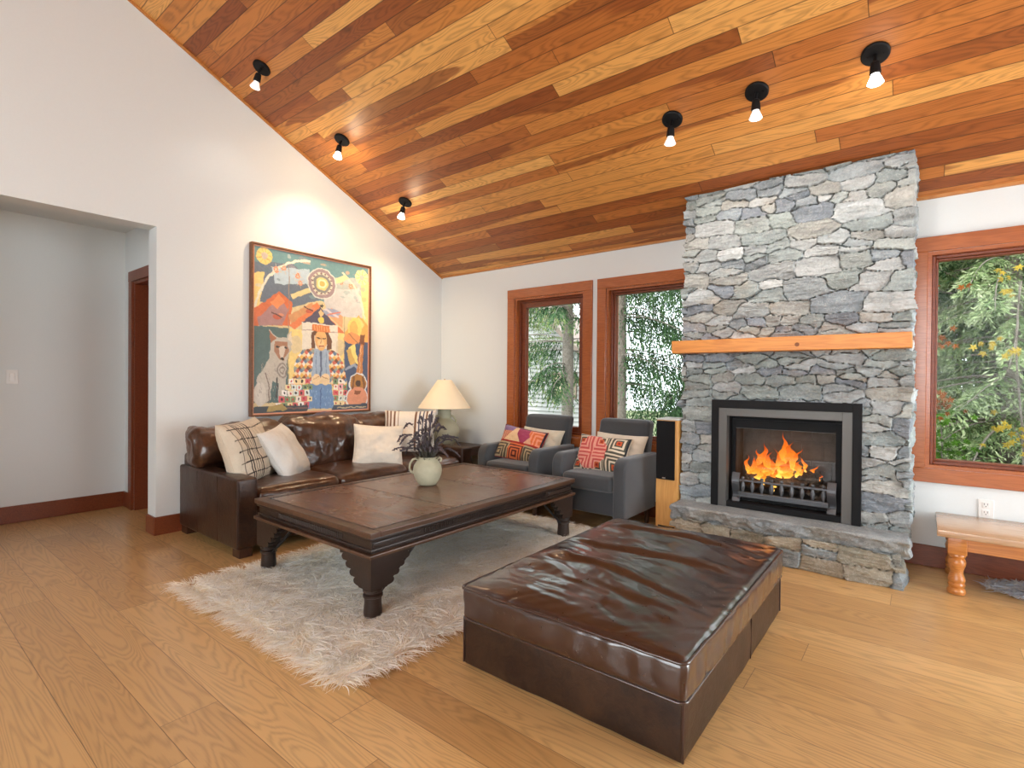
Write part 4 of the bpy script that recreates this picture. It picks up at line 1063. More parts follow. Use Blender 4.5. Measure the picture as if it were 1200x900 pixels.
def kilim_multi(u, v, s):
    c = np.broadcast_to(np.array(lin(60, 44, 50)), u.shape+(3,)).copy()
    if s < 0: return c
    pur, mag, tan_, org = np.array(lin(136, 112, 150)), np.array(lin(158, 62, 92)), np.array(lin(226, 190, 148)), np.array(lin(214, 112, 66))
    c[:] = np.array(lin(214, 160, 128))
    st_ = ((u*1.4+v)*26).astype(int) % 2 == 0
    up = v > .48
    c = np.where((up & (u < .34) & st_)[..., None], np.array(lin(176, 96, 84)), c)
    c = np.where((up & (v > .80) & (u < .30))[..., None], pur, c)
    c = np.where((up & (np.abs(u-.38)*1.9 < (1.02-v)))[..., None], tan_, c)
    c = np.where((up & (u > .40) & (np.abs(u-.56)*2.0 < (v-.42)) & (u < .78))[..., None], mag, c)
    k = (np.maximum(np.abs(u-.95)*1.4, np.abs(v-.62))*18).astype(int)
    c = np.where((up & (u > .66) & ((u-.60)*1.5 > (.98-v)*.6))[..., None], np.where((k % 2 == 0)[..., None], org, np.array(lin(232, 150, 118))), c)
    d = np.maximum(np.abs(u-np.where(u < .3, .08, np.where(u < .66, .47, .86)))*1.45, np.abs(v-.14)); k = (d*22).astype(int)
    mid = (u >= .3) & (u < .66)
    lo = np.where((k % 2 == 0)[..., None], np.where(mid[..., None], org, np.array(lin(176, 156, 122))), np.where(mid[..., None], np.array(lin(96, 44, 36)), np.array(lin(84, 76, 64))))
    c = np.where((~up)[..., None], lo, c)
    c = np.where((np.abs(v-.485) < .022)[..., None], np.array(lin(160, 40, 36)), c)
    b = (u > .97) | (v > .955); c[b] = np.array(lin(42, 34, 48))
    return c
CG = 'cushions on the charcoal armchairs'
toss('plain oatmeal cushion behind the purple and orange kilim cushion', pillow((-2.875, 4.09, .605), (.98, .10, -.05), (0, .42, .88), .44, .30, .12, flat(lin(206, 196, 176)), seed=6), M['cloth'], grp=CG)
toss('purple, orange and tan geometric kilim cushion on the armchair by the left window', pillow((-2.985, 3.925, .60), (.96, .16, -.14), (.02, .50, .84), .46, .34, .12, kilim_multi, n=120, seed=7), M['cloth'], grp=CG)
toss('oatmeal cushion behind the red and black kilim cushion', pillow((-2.06, 4.10, .60), (1, .04, -.03), (0, .42, .88), .47, .32, .13, flat(lin(214, 202, 184)), seed=8), M['cloth'], grp=CG)
toss('red, black and cream striped kilim cushion on the armchair beside the speaker', pillow((-2.135, 3.945, .585), (.99, .05, -.03), (0, .48, .86), .47, .33, .12, kilim_red, n=120, seed=9), M['cloth'], grp=CG)

# ------------------------------------------------------------------ loudspeaker
sp = thing('floor_speaker', 'slim maple floor speaker with black grille beside the chimney', 'speaker', (-1.585, 4.07, 0))
sx0, sx1, sy0, sy1 = -1.662, -1.486, 3.965, 4.20
mp = wood('maple_veneer', (.68, .36, .11), (.56, .27, .075), .35, axis=2, ringk=6)
g = G(); g.box((sx0, sy0, .0), (sx1, sy1, .905), .005); obj('cabinet', g, mp, sp)
g = G(); g.box((sx0-.001, sy0-.002, .905), (sx1+.001, sy1, .917), .003); obj('top_plate', g, plain('pale_grey_top', (.55, .55, .53), .3), sp)
g = G(); g.box((sx0+.006, sy0-.014, .440), (sx1-.022, sy0, .900), .004); gl_ = obj('grille', g, fabric('black_grille_cloth', (.006, .006, .007), .8, 900, .3, 0, .2), sp)
g = G()
for i, x_ in enumerate((-.011, -.002, .007)):
    g.box((-1.593+x_, sy0-.0155, .449), (-1.593+x_+.0065, sy0-.0138, .457))
obj('badge', g, plain('silver_badge', (.6, .6, .6), .3, .8), gl_, smooth=0)
g = G(); g.box((sx0+.02, sy0-.001, .06), (sx1-.02, sy0+.001, .075)); obj('port', g, blk, sp, smooth=0)

# ------------------------------------------------------------------ lamp on a side table
LX, LY = -4.10, 4.01
sd = thing('side_table', 'dark wooden side table in the corner behind the sofa arm', 'side table', (LX-.02, 4.12, 0))
g = G(); g.box((-4.42, 3.888, .455), (-3.80, 4.39, .485), .004); obj('table_top', g, ft, sd)
g = G(); g.box((-4.39, 3.91, .38), (-3.83, 4.37, .456), .003); obj('apron', g, ft, sd)
for x_ in (-4.37, -3.85):
    for y_ in (3.93, 4.35):
        g = G(); g.box((x_-.02, y_-.02, 0), (x_+.02, y_+.02, .382), .003); obj('leg', g, ft, sd)
lp = thing('table_lamp', 'cream cone shade table lamp with pale green pottery base in the corner', 'lamp', (LX, LY, .486))
pot = plain('pale_green_pottery', (.50, .48, .33), .5, var=.12, bump=.1, scale=18)
g = G(); g.lathe([(.085, 0), (.10, .006), (.12, .04), (.152, .10), (.166, .155), (.160, .20), (.135, .245), (.098, .28), (.078, .298), (.072, .31), (.076, .322), (.070, .335), (.075, .348), (.069, .362), (.074, .376), (.068, .392), (.072, .406), (.060, .42), (.02, .425), (.001, .425)], (LX, LY, .486), 48); obj('lamp_base', g, pot, lp, smooth=50)
for s in (-1, 1):
    g = G(); g.tube([(LX+s*.70*.074, LY+s*.714*.074, .82), (LX+s*.7*.105, LY+s*.714*.105, .80), (LX+s*.7*.125, LY+s*.714*.125, .765), (LX+s*.7*.12, LY+s*.714*.12, .735)], .010, 8)
    obj('lug', g, pot, lp, smooth=70)
k = NT('linen_shade'); tcn = k.n('ShaderNodeTexCoord').outputs['Object']; nz = k.noise(tcn, 300, 2); k.bump(nz, .2, .002)
shm = k.set(Base_Color=(.80, .70, .53), Roughness=.85, Subsurface_Weight=.0)
g = G(); g.lathe([(.283, .900), (.286, .902), (.0775, 1.203), (.074, 1.205), (.0715, 1.203), (.280, .905), (.283, .900)], (LX, LY, 0), 64, caps=False); sh = obj('lamp_shade', g, shm, lp, smooth=50)
g = G(); g.tube([(LX, LY, .90), (LX, LY, 1.20)], .006, 8); g.tube([(LX-.072, LY, 1.195), (LX+.072, LY, 1.195)], .003, 6); g.tube([(LX, LY-.072, 1.195), (LX, LY+.072, 1.195)], .003, 6)
g.lathe([(.004, 0), (.009, .006), (.006, .014), (.001, .018)], (LX, LY, 1.2), 12); obj('harp', g, plain('lamp_brass', (.42, .32, .16), .35, 1.0), lp, smooth=60)
g = G(); g.lathe([(.012, 0), (.014, .03), (.030, .065), (.031, .085), (.018, .108), (.001, .112)], (LX, LY, .925), 16); obj('bulb', g, plain('white_bulb', (.8, .8, .78), .3, var=0), lp, smooth=60)

# ------------------------------------------------------------------ bench, socket, switch, sheepskin
bn = thing('wooden_bench', 'honey pine bench with turned legs under the wide right window', 'bench', (.78, 4.14, 0))
pw = wood('honey_pine', (.56, .225, .055), (.40, .135, .03), .32, axis=0, ringk=9, coat=.3)
pt = wood('worn_pine_top', (.52, .34, .20), (.40, .235, .12), .26, axis=0, ringk=9, coat=.4)
g = G(); g.box((.072, 3.862, .335), (1.49, 4.408, .372), .006, 3); obj('bench_top', g, pt, bn)
g = G(); g.box((.17, 3.928, .255), (1.39, 3.952, .336), .003); g.box((.17, 4.335, .255), (1.39, 4.357, .336), .003); g.box((.135, 3.98, .255), (.157, 4.33, .336), .003); g.box((1.405, 3.98, .255), (1.427, 4.33, .336), .003)
obj('apron', g, pw, bn)
for x_ in (.163, 1.40):
    for y_ in (3.948, 4.335):
        g = G(); g.box((x_-.043, y_-.043, .235), (x_+.043, y_+.043, .336), .004)
        g.lathe([(.030, 0), (.040, .004), (.044, .018), (.040, .032), (.033, .038), (.037, .046), (.041, .056), (.037, .064), (.035, .068), (.041, .078), (.040, .092), (.030, .120), (.031, .140), (.040, .165), (.043, .185), (.038, .203), (.033, .208), (.040, .216), (.041, .226), (.036, .236)], (x_, y_, .001), 26)
        obj('leg', g, pw, bn, smooth=45)
oc = thing('wall_outlet', 'white electric outlet on the wall just above the bench', 'outlet', (.318, YF, .425))
g = G(); g.box((.281, YF-.006, .367), (.355, YF, .483), .003); obj('cover_plate', g, M['plate'], oc)
for dz_ in (-.025, .025):
    g = G(); g.box((.300, YF-.0085, .425+dz_-.018), (.336, YF-.005, .425+dz_+.018), .003); r_ = obj('receptacle', g, M['plate'], oc)
    g = G(); g.box((.309, YF-.0092, .425+dz_-.002), (.3115, YF-.008, .425+dz_+.010)); g.box((.3245, YF-.0092, .425+dz_-.002), (.327, YF-.008, .425+dz_+.010)); g.lathe([(.003, 0), (.003, .001)], (.318, YF-.008, .425+dz_-.010), 8, axis=(0, -1, 0)); obj('slot', g, M['slot'], r_, smooth=0)
sw = thing('light_switch', 'white rocker light switch on the grey hall wall', 'light switch', (-5.87, .817, 1.20))
g = G(); g.box((-5.87, .780, 1.142), (-5.863, .854, 1.258), .003); obj('cover_plate', g, M['plate'], sw)
g = G(); g.box((-5.866, .800, 1.167), (-5.859, .834, 1.233), .003); g.box((-5.862, .802, 1.198), (-5.8575, .832, 1.231), .002); obj('rocker', g, M['plate'], sw)
def skin_sdf(x, y):
    d = 1-np.hypot((x-.86)/.50, (y-4.20)/.165); return d*.16+.05*fbm(x*6, y*6, 3.0, 3)
fleece('sheepskin', 'small pale grey sheepskin lying on the floor under the bench', 'sheepskin', ((.30, 1.36, 4.03, 4.39), skin_sdf), 5200, .075, .008,
       [lin(222, 226, 232), lin(206, 212, 222), lin(228, 226, 222)], seed=8, base_z=.010, lift=.35)

# ------------------------------------------------------------------ painting
def paint_picture(nu, nv):
    U, V = np.meshgrid((np.arange(nu)+.5)/nu, (np.arange(nv)+.5)/nv, indexing='ij')   # v runs downwards
    # picture coordinates: 0..100 across, 0..122 down
    X, Y = U*100, V*122
    jx = X+vnoise(X*.35, Y*.35, 1.0)*.6; jy = Y+vnoise(X*.35, Y*.35, 9.0)*.6
    C = np.zeros(U.shape+(3,)); C[:] = lin(214, 196, 150)
    def poly(pts, col, a=1.0):
        p = np.array(pts, float); ins = np.zeros(U.shape, bool); j = len(p)-1
        for i in range(len(p)):
            xi, yi, xj, yj = p[i][0], p[i][1], p[j][0], p[j][1]
            ins ^= ((yi > jy) != (yj > jy)) & (jx < (xj-xi)*(jy-yi)/((yj-yi) or 1e-9)+xi); j = i
        C[ins] = C[ins]*(1-a)+np.array(lin(*col))*a; return ins
    def ell(cx, cy, rx, ry, col, a=1.0):
        m = ((jx-cx)/rx)**2+((jy-cy)/ry)**2 < 1; C[m] = C[m]*(1-a)+np.array(lin(*col))*a; return m
    def ring(cx, cy, rx, ry, w, col):
        d = np.sqrt(((jx-cx)/rx)**2+((jy-cy)/ry)**2); m = np.abs(d-1)*min(rx, ry) < w; C[m] = lin(*col)
    def line(pts, w, col):
        for (x0, y0), (x1, y1) in zip(pts[:-1], pts[1:]):
            t = np.clip(((jx-x0)*(x1-x0)+(jy-y0)*(y1-y0))/((x1-x0)**2+(y1-y0)**2+1e-9), 0, 1)
            m = np.hypot(jx-x0-t*(x1-x0), jy-y0-t*(y1-y0)) < w; C[m] = lin(*col)
    # sky bands
    poly([(0, 0), (100, 0), (100, 34), (0, 34)], (96, 142, 150))
    poly([(0, 12), (30, 8), (60, 30), (30, 42), (0, 40)], (96, 112, 130)); poly([(14, 14), (44, 10), (44, 22), (16, 26)], (176, 198, 212))
    poly([(62, 14), (92, 10), (100, 30), (70, 34)], (170, 180, 178)); poly([(54, 24), (88, 20), (100, 44), (60, 44)], (196, 196, 196)); poly([(0, 20), (8, 18), (4, 44), (0, 46)], (228, 204, 130))
    poly([(92, 14), (100, 12), (100, 60), (94, 46)], (232, 212, 140))
    for i in range(40):
        a = RNG.uniform(0, 6.28); cx, cy = RNG.uniform(4, 96), RNG.uniform(3, 34); ell(cx, cy, RNG.uniform(1, 4), RNG.uniform(.6, 2), [(120, 160, 165), (200, 205, 205), (150, 140, 150), (226, 170, 130), (80, 110, 125)][i % 5], .5)
    line([(1, 44), (4, 34), (10, 22), (20, 12), (33, 6), (44, 4)], .9, (226, 224, 206)); line([(96, 44), (92, 28), (84, 16), (74, 8)], .8, (226, 220, 196))
    for cx, cy, r_, c in ((8, 6.5, 6.3, (222, 202, 122)), (93, 9, 6.5, (232, 216, 160))):
        ell(cx, cy, r_, r_, c); ell(cx, cy, r_*.35, r_*.35, (190, 176, 168))
        for a in np.arange(0, 6.28, .7): line([(cx+r_*.4*math.cos(a), cy+r_*.4*math.sin(a)), (cx+r_*.9*math.cos(a), cy+r_*.9*math.sin(a))], .25, (196, 160, 80))
    for cx, cy in ((17, 15), (23, 13), (34, 17), (73, 16), (82, 18), (36, 22)):
        ell(cx, cy, 1.8, 2.2, (222, 130, 92)); 
        for a in np.arange(.3, 6.28, 1.05): line([(cx, cy), (cx+4*math.cos(a), cy+4*math.sin(a))], .2, (206, 190, 170))
    # beams and sun wheel
    poly([(28, 32), (50, 22), (53, 25), (30, 35)], (226, 206, 150)); poly([(60, 19), (76, 9), (80, 12), (62, 22)], (230, 214, 160))
    for r_, c in ((13.2, (208, 212, 206)), (12.2, (150, 130, 138)), (9.6, (214, 206, 186)), (7.8, (126, 128, 126)), (5.4, (226, 206, 132)), (3.6, (240, 230, 190)), (2.2, (222, 178, 92))): ell(55, 20, r_, r_*.95, c)
    for a in np.arange(0, 6.28, .42): ell(55+8.7*math.cos(a), 20+8.3*math.sin(a), .9, .7, (120, 96, 100))
    # mountains
    poly([(0, 46), (19, 31), (30, 38), (28, 56), (0, 58)], (208, 108, 62)); poly([(3, 52), (19, 36), (27, 44), (22, 56), (4, 58)], (150, 132, 140), .75); poly([(12, 40), (19, 33), (24, 38), (18, 44)], (226, 140, 86))
    poly([(27, 56), (50, 35), (55, 40), (32, 58)], (222, 126, 76)); poly([(27, 48), (47, 36), (46, 41), (29, 54)], (206, 150, 100)); poly([(55, 40), (76, 58), (76, 64), (52, 46)], (218, 120, 76)); poly([(58, 42), (74, 54), (74, 44), (64, 38)], (228, 160, 116))
    poly([(76, 58), (90, 41), (100, 50), (100, 66), (76, 64)], (228, 170, 88)); poly([(84, 50), (90, 43), (96, 50), (90, 56)], (240, 206, 130))
    poly([(38, 52), (54, 39), (68, 52), (68, 56), (38, 56)], (74, 72, 96)); ell(64, 42, 8, 3.2, (150, 160, 186)); line([(58, 40), (70, 45)], .7, (208, 200, 206)); line([(60, 44), (72, 41)], .5, (214, 120, 90))
    for q in ((18, 50), (44, 43)): ell(q[0], q[1], 3.4, 1.8, (190, 92, 66)); ell(q[0]+3, q[1]-2, 2, 1, (206, 140, 110)); line([(q[0]-4, q[1]-3), (q[0]+3, q[1])], .5, (90, 60, 56))
    # flat colours behind the figures
    poly([(27, 58), (76, 58), (76, 106), (27, 106)], (236, 212, 136)); poly([(0, 58), (27, 58), (27, 114), (0, 114)], (76, 104, 104)); poly([(76, 64), (100, 64), (100, 118), (76, 118)], (58, 80, 116))
    poly([(38, 52), (70, 52), (70, 82), (38, 82)], (226, 220, 206)); line([(38, 58), (70, 58)], .35, (178, 160, 150)); line([(27, 58), (27, 112)], .4, (180, 160, 120)); line([(76, 44), (76, 112)], .4, (170, 150, 120)); line([(27, 10), (27, 58)], .25, (150, 130, 120)); ell(33, 70, 5, 7, (214, 200, 170), .7); ell(72, 70, 4, 7, (206, 190, 160), .7)
    # yellow moon face and leaf shapes on the right
    ell(86, 54, 7, 10, (234, 206, 112)); ell(85, 54, 4, 7, (222, 176, 96)); ell(84, 62, 8, 5, (228, 150, 92)); poly([(80, 70), (86, 66), (90, 84), (84, 80)], (240, 218, 128)); poly([(78, 72), (82, 70), (88, 86), (82, 84)], (206, 170, 92)); line([(80, 58), (90, 66)], .5, (170, 120, 80)); line([(78, 88), (86, 84), (90, 88)], 1.1, (150, 162, 184))
    # coyote
    gry_ = (190, 184, 172)
    poly([(3, 96), (8, 88), (12, 80), (13, 72), (12, 60), (17, 65), (25, 65), (29, 60), (30, 70), (27, 78), (26, 84), (25, 98), (24, 110), (19, 112), (19, 100), (14, 98), (13, 112), (6, 116), (1, 114), (1, 104)], gry_)
    poly([(13, 70), (12, 61), (17, 66)], (160, 104, 72)); poly([(26, 66), (29, 61), (30, 70)], (226, 212, 190)); poly([(16, 68), (26, 68), (27, 76), (23, 82), (20, 82), (16, 76)], (166, 120, 92)); poly([(19, 72), (24, 72), (23, 81), (21, 81)], (210, 196, 180)); ell(18.6, 72.5, 1.3, .8, (40, 34, 34)); ell(24.6, 73, 1.3, .8, (40, 34, 34)); ell(21.8, 81, 1.3, 1, (30, 26, 28))
    ring(22, 90, 3.4, 5, .5, (140, 130, 124)); ring(22, 90, 1.6, 2.4, .4, (140, 130, 124)); ell(5, 108, 5, 9, (204, 198, 188)); line([(9, 92), (12, 104), (12, 114)], .4, (120, 104, 96)); line([(18, 96), (18, 110)], .5, (60, 56, 60))
    for i in range(60): cx, cy = RNG.uniform(3, 25), RNG.uniform(84, 112); line([(cx, cy), (cx+.6, cy+1.6)], .16, (160, 152, 144))
    # figure: patchwork coat
    coat = poly([(33, 82), (38, 74), (46, 72), (62, 72), (70, 75), (75, 84), (79, 100), (72, 106), (60, 98), (48, 98), (38, 106), (28, 104)], (214, 150, 90))
    pal = [(222, 140, 74), (236, 214, 170), (96, 126, 160), (120, 72, 48), (232, 190, 96), (238, 232, 220), (206, 104, 84), (150, 160, 150)]
    ci = (np.floor((jx+jy)/3.6)*7+np.floor((jx-jy)/3.6)*13).astype(int) % len(pal); C[coat] = np.array([lin(*q) for q in pal])[ci][coat]
    poly([(48, 72), (61, 72), (63, 98), (46, 98)], (158, 178, 200)); line([(54.5, 74), (54.5, 96)], .8, (90, 104, 134)); line([(50, 74), (50, 96)], .3, (120, 140, 170)); line([(59, 74), (59, 96)], .3, (120, 140, 170))
    poly([(46, 72), (46, 60), (50, 57), (60, 57), (64, 64), (64, 72), (60, 73), (59, 62), (49, 62), (49, 72)], (104, 66, 44)); ell(54.5, 65, 5.2, 8.2, (226, 176, 112)); ell(54.5, 68, 3.0, 3.4, (236, 196, 140)); line([(51, 63.5), (53.4, 63.5)], .5, (60, 40, 36)); line([(56, 63.5), (58.4, 63.5)], .5, (60, 40, 36)); line([(54.5, 63), (54, 67.6)], .3, (170, 110, 70)); line([(52.8, 70), (56.4, 70)], .5, (160, 70, 60))
    poly([(47, 53), (62, 53), (63, 58.5), (46, 58.5)], (216, 122, 66)); 
    for q in np.arange(48.5, 62, 2.2): line([(q, 54), (q, 57.6)], .35, (236, 170, 110))
    ell(54.5, 49, 2.6, 2.6, (238, 204, 92)); poly([(54.5, 40.5), (56.6, 43.6), (54.5, 46.6), (52.4, 43.6)], (226, 190, 140))
    st_ = [(54.5+(2.3 if i % 2 == 0 else .95)*math.sin(i*math.pi/5), 37.6-(2.3 if i % 2 == 0 else .95)*math.cos(i*math.pi/5)) for i in range(10)]; poly(st_, (44, 40, 46))
    poly([(45, 100), (64, 100), (67, 120), (42, 120)], (104, 142, 188)); line([(54.5, 103), (54.5, 120)], .5, (70, 100, 150)); 
    for i in range(40): cx, cy = RNG.uniform(44, 65), RNG.uniform(103, 119); line([(cx, cy), (cx, cy+1.2)], .2, (150, 180, 212))
    ell(50.5, 96.5, 4.2, 4.6, (234, 206, 162)); ell(58.5, 96.5, 4.2, 4.6, (234, 206, 162)); line([(48, 97), (53, 94)], .3, (176, 130, 90)); line([(56, 94), (61, 97)], .3, (176, 130, 90))
    # patchwork of playing-card squares
    for (ax0, ax1, sl) in ((16, 44, -1), (66, 84, 1)):
        for i, cy in enumerate(np.arange(96, 119, 4.6)):
            for j, cx in enumerate(np.arange(ax0+(max(0, 116-cy)*.55 if sl < 0 else 0), ax1-(max(0, 114-cy)*.5 if sl > 0 else 0), 4.6)):
                c = [(240, 232, 220), (236, 176, 186), (240, 220, 170), (214, 96, 106), (220, 230, 226), (120, 150, 110), (244, 240, 236)][RNG.integers(0, 7)]
                poly([(cx, cy), (cx+4.2, cy+.2), (cx+4.2, cy+4.3), (cx, cy+4.2)], c)
                dk = (46, 40, 46) if RNG.random() < .7 else (190, 50, 60); ell(cx+2.1, cy+2.1, .75, 1.1, dk)
    # guitar
    poly([(88, 92), (92, 66), (95.5, 67), (94, 93)], (196, 128, 74)); line([(92.6, 68), (91, 92)], .2, (240, 220, 180)); poly([(91, 66), (92, 58), (96.5, 58), (96.4, 67)], (120, 70, 44))
    ring(90, 100, 8.6, 8.4, .6, (220, 226, 230)); ring(89, 112, 10.6, 9.6, .6, (220, 226, 230)); ell(90, 100, 8.2, 8.0, (176, 122, 56)); ell(89, 112, 10.2, 9.2, (222, 150, 118)); ell(90, 100, 2.6, 2.6, (70, 46, 40)); line([(86, 94), (84, 104)], .9, (120, 76, 40)); line([(95, 94), (96, 104)], .9, (120, 76, 40)); poly([(86, 106), (93, 106), (92, 109), (86, 109)], (140, 80, 50))
    # dark band of ground
    poly([(0, 117), (44, 117), (42, 122), (0, 122)], (52, 66, 76)); poly([(66, 118), (100, 117), (100, 122), (64, 122)], (60, 76, 96)); poly([(12, 117), (22, 115), (26, 120), (10, 121)], (172, 150, 88)); line([(26, 119), (42, 119)], .6, (120, 90, 84)); line([(70, 120), (98, 120)], .5, (190, 180, 150))
    C = C*.95+.05*np.array(lin(232, 222, 206))
    C *= (1+.12*fbm(X*.5, Y*.5, 3.0, 4))[..., None]*(1+.06*vnoise(X*2.2, Y*2.2, 5.0))[..., None]
    return np.clip(C, 0.01, .95)
PY0, PY1, PZ0, PZ1 = 2.132, 3.368, .872, 2.384
pn = thing('painting', 'large framed painting of a coyote and a figure in a patchwork coat', 'painting', (XL, (PY0+PY1)/2, PZ0))
g = G(); fw, fd = .016, .052
for a, b in (((PY0, PZ0), (PY0+fw, PZ1)), ((PY1-fw, PZ0), (PY1, PZ1)), ((PY0+fw, PZ0), (PY1-fw, PZ0+fw)), ((PY0+fw, PZ1-fw), (PY1-fw, PZ1))):
    g.box((XL+.002, a[0], a[1]), (XL+fd, b[0], b[1]), .002)
obj('frame', g, wood('walnut_frame', (.20, .085, .035), (.11, .04, .018), .45, axis=1), pn)
g = G(); 
for a, b in (((PY0+fw, PZ0+fw), (PY0+fw+.012, PZ1-fw)), ((PY1-fw-.012, PZ0+fw), (PY1-fw, PZ1-fw)), ((PY0+fw+.012, PZ0+fw), (PY1-fw-.012, PZ0+fw+.012)), ((PY0+fw+.012, PZ1-fw-.012), (PY1-fw-.012, PZ1-fw))):
    g.box((XL+.02, a[0], a[1]), (XL+.036, b[0], b[1]), .001)
obj('canvas_edge', g, plain('pink_canvas_edge', lin(222, 160, 132), .6), pn)
NU, NV = 250, 300; pc_ = paint_picture(NU, NV)
yy = np.linspace(PY0+fw+.010, PY1-fw-.010, NU); zz = np.linspace(PZ1-fw-.010, PZ0+fw+.010, NV); A, B = np.meshgrid(yy, zz, indexing='ij')
g = G(); g.grid(np.stack([np.full(A.shape, XL+.0345), A, B], -1), pc_); g.box((XL+.003, PY0+fw, PZ0+fw), (XL+.033, PY1-fw, PZ1-fw), c=(.7, .65, .55))
kk = NT('oil_paint'); tcn = kk.n('ShaderNodeTexCoord').outputs['Object']; kk.bump(kk.noise(tcn, 120, 3), .15, .002)
obj('canvas', g, kk.set(Base_Color=kk.attr(), Roughness=.45), pn, smooth=0)

# ------------------------------------------------------------------ outside: ground, house, trees
g = G(); xs = np.linspace(-30, 20, 60); ys = np.linspace(4.8, 45, 50); A, B = np.meshgrid(xs, ys, indexing='ij')
g.grid(np.stack([A, B, -.75+.18*fbm(A*.3, B*.3, 2.0, 4)-.02*(B-5)], -1))
k = NT('forest_floor'); tcn = k.n('ShaderNodeTexCoord').outputs['Object']
obj('ground', g, k.set(Base_Color=k.ramp(k.noise(tcn, 2.5, 6, .7), [(.35, (.06, .08, .025)), (.65, (.16, .17, .06))]), Roughness=.95), smooth=180, kind='structure', origin=(0, 0, 0))
GZ = -.8
hs = thing('neighbouring_house', 'white clapboard house with a brown trimmed window seen through the narrow window', 'house', (-11.0, 14.5, GZ))
def roof_z(x): return 2.32-.89*(x+7.76)
sid = plain('white_clapboard', (.31, .305, .285), .6, var=.03)
g = G(); z = GZ
while z < roof_z(-11)-.05:
    x1 = min(-7.0, -7.76-(z+.13-2.32)/.89); x0 = -22-x1
    g.prism([(x0, z), (x1, z), (x1, z+.125), (x0, z+.125)], (0, 12.52, 0), (1, 0, 0), (0, 0, 1), (0, 1, 0), .02)
    g.add([(x0, 12.475, z), (x1, 12.475, z), (x1, 12.52, z+.125), (x0, 12.52, z+.125), (x0, 12.52, z), (x1, 12.52, z)], [[0, 1, 2, 3], [0, 4, 5, 1]])
    z += .125
g.box((-7.02, 12.52, GZ), (-7.0, 14.1, 1.62)); g.box((-15.0, 12.52, GZ), (-14.98, 14.1, 1.62)); g.box((-15.0, 14.08, GZ), (-7.0, 14.1, 1.62))
obj('clapboard_wall', recalc(g), sid, hs, smooth=0)
rb = plain('brown_roof_trim', (.20, .15, .12), .7)
g = G()
for s in (1, -1):
    xe = -11+s*4.15; g.prism([(-11, roof_z(-11)+.02), (xe, roof_z(-11)-.89*4.15+.02), (xe, roof_z(-11)-.89*4.15+.17), (-11, roof_z(-11)+.2)], (0, 12.1, 0), (1, 0, 0), (0, 0, 1), (0, 1, 0), 2.1)
obj('roof', recalc(g), rb, hs, smooth=0)
g = G(); pframe(g, -8.36, -7.56, .70, 1.44, .075, .075, .075, .075, 12.44, 12.50); wf = obj('house_window', g, plain('brown_window_trim', (.23, .17, .12), .6), hs)
g = G(); g.box((-8.285, 12.47, .775), (-7.635, 12.48, 1.365)); obj('drawn_blind', g, plain('tan_blind', (.50, .40, .27), .8), wf, smooth=0)
g = G(); g.box((-8.285, 12.455, .775), (-7.635, 12.459, 1.365)); obj('house_pane', g, M['glass'], wf, smooth=0)

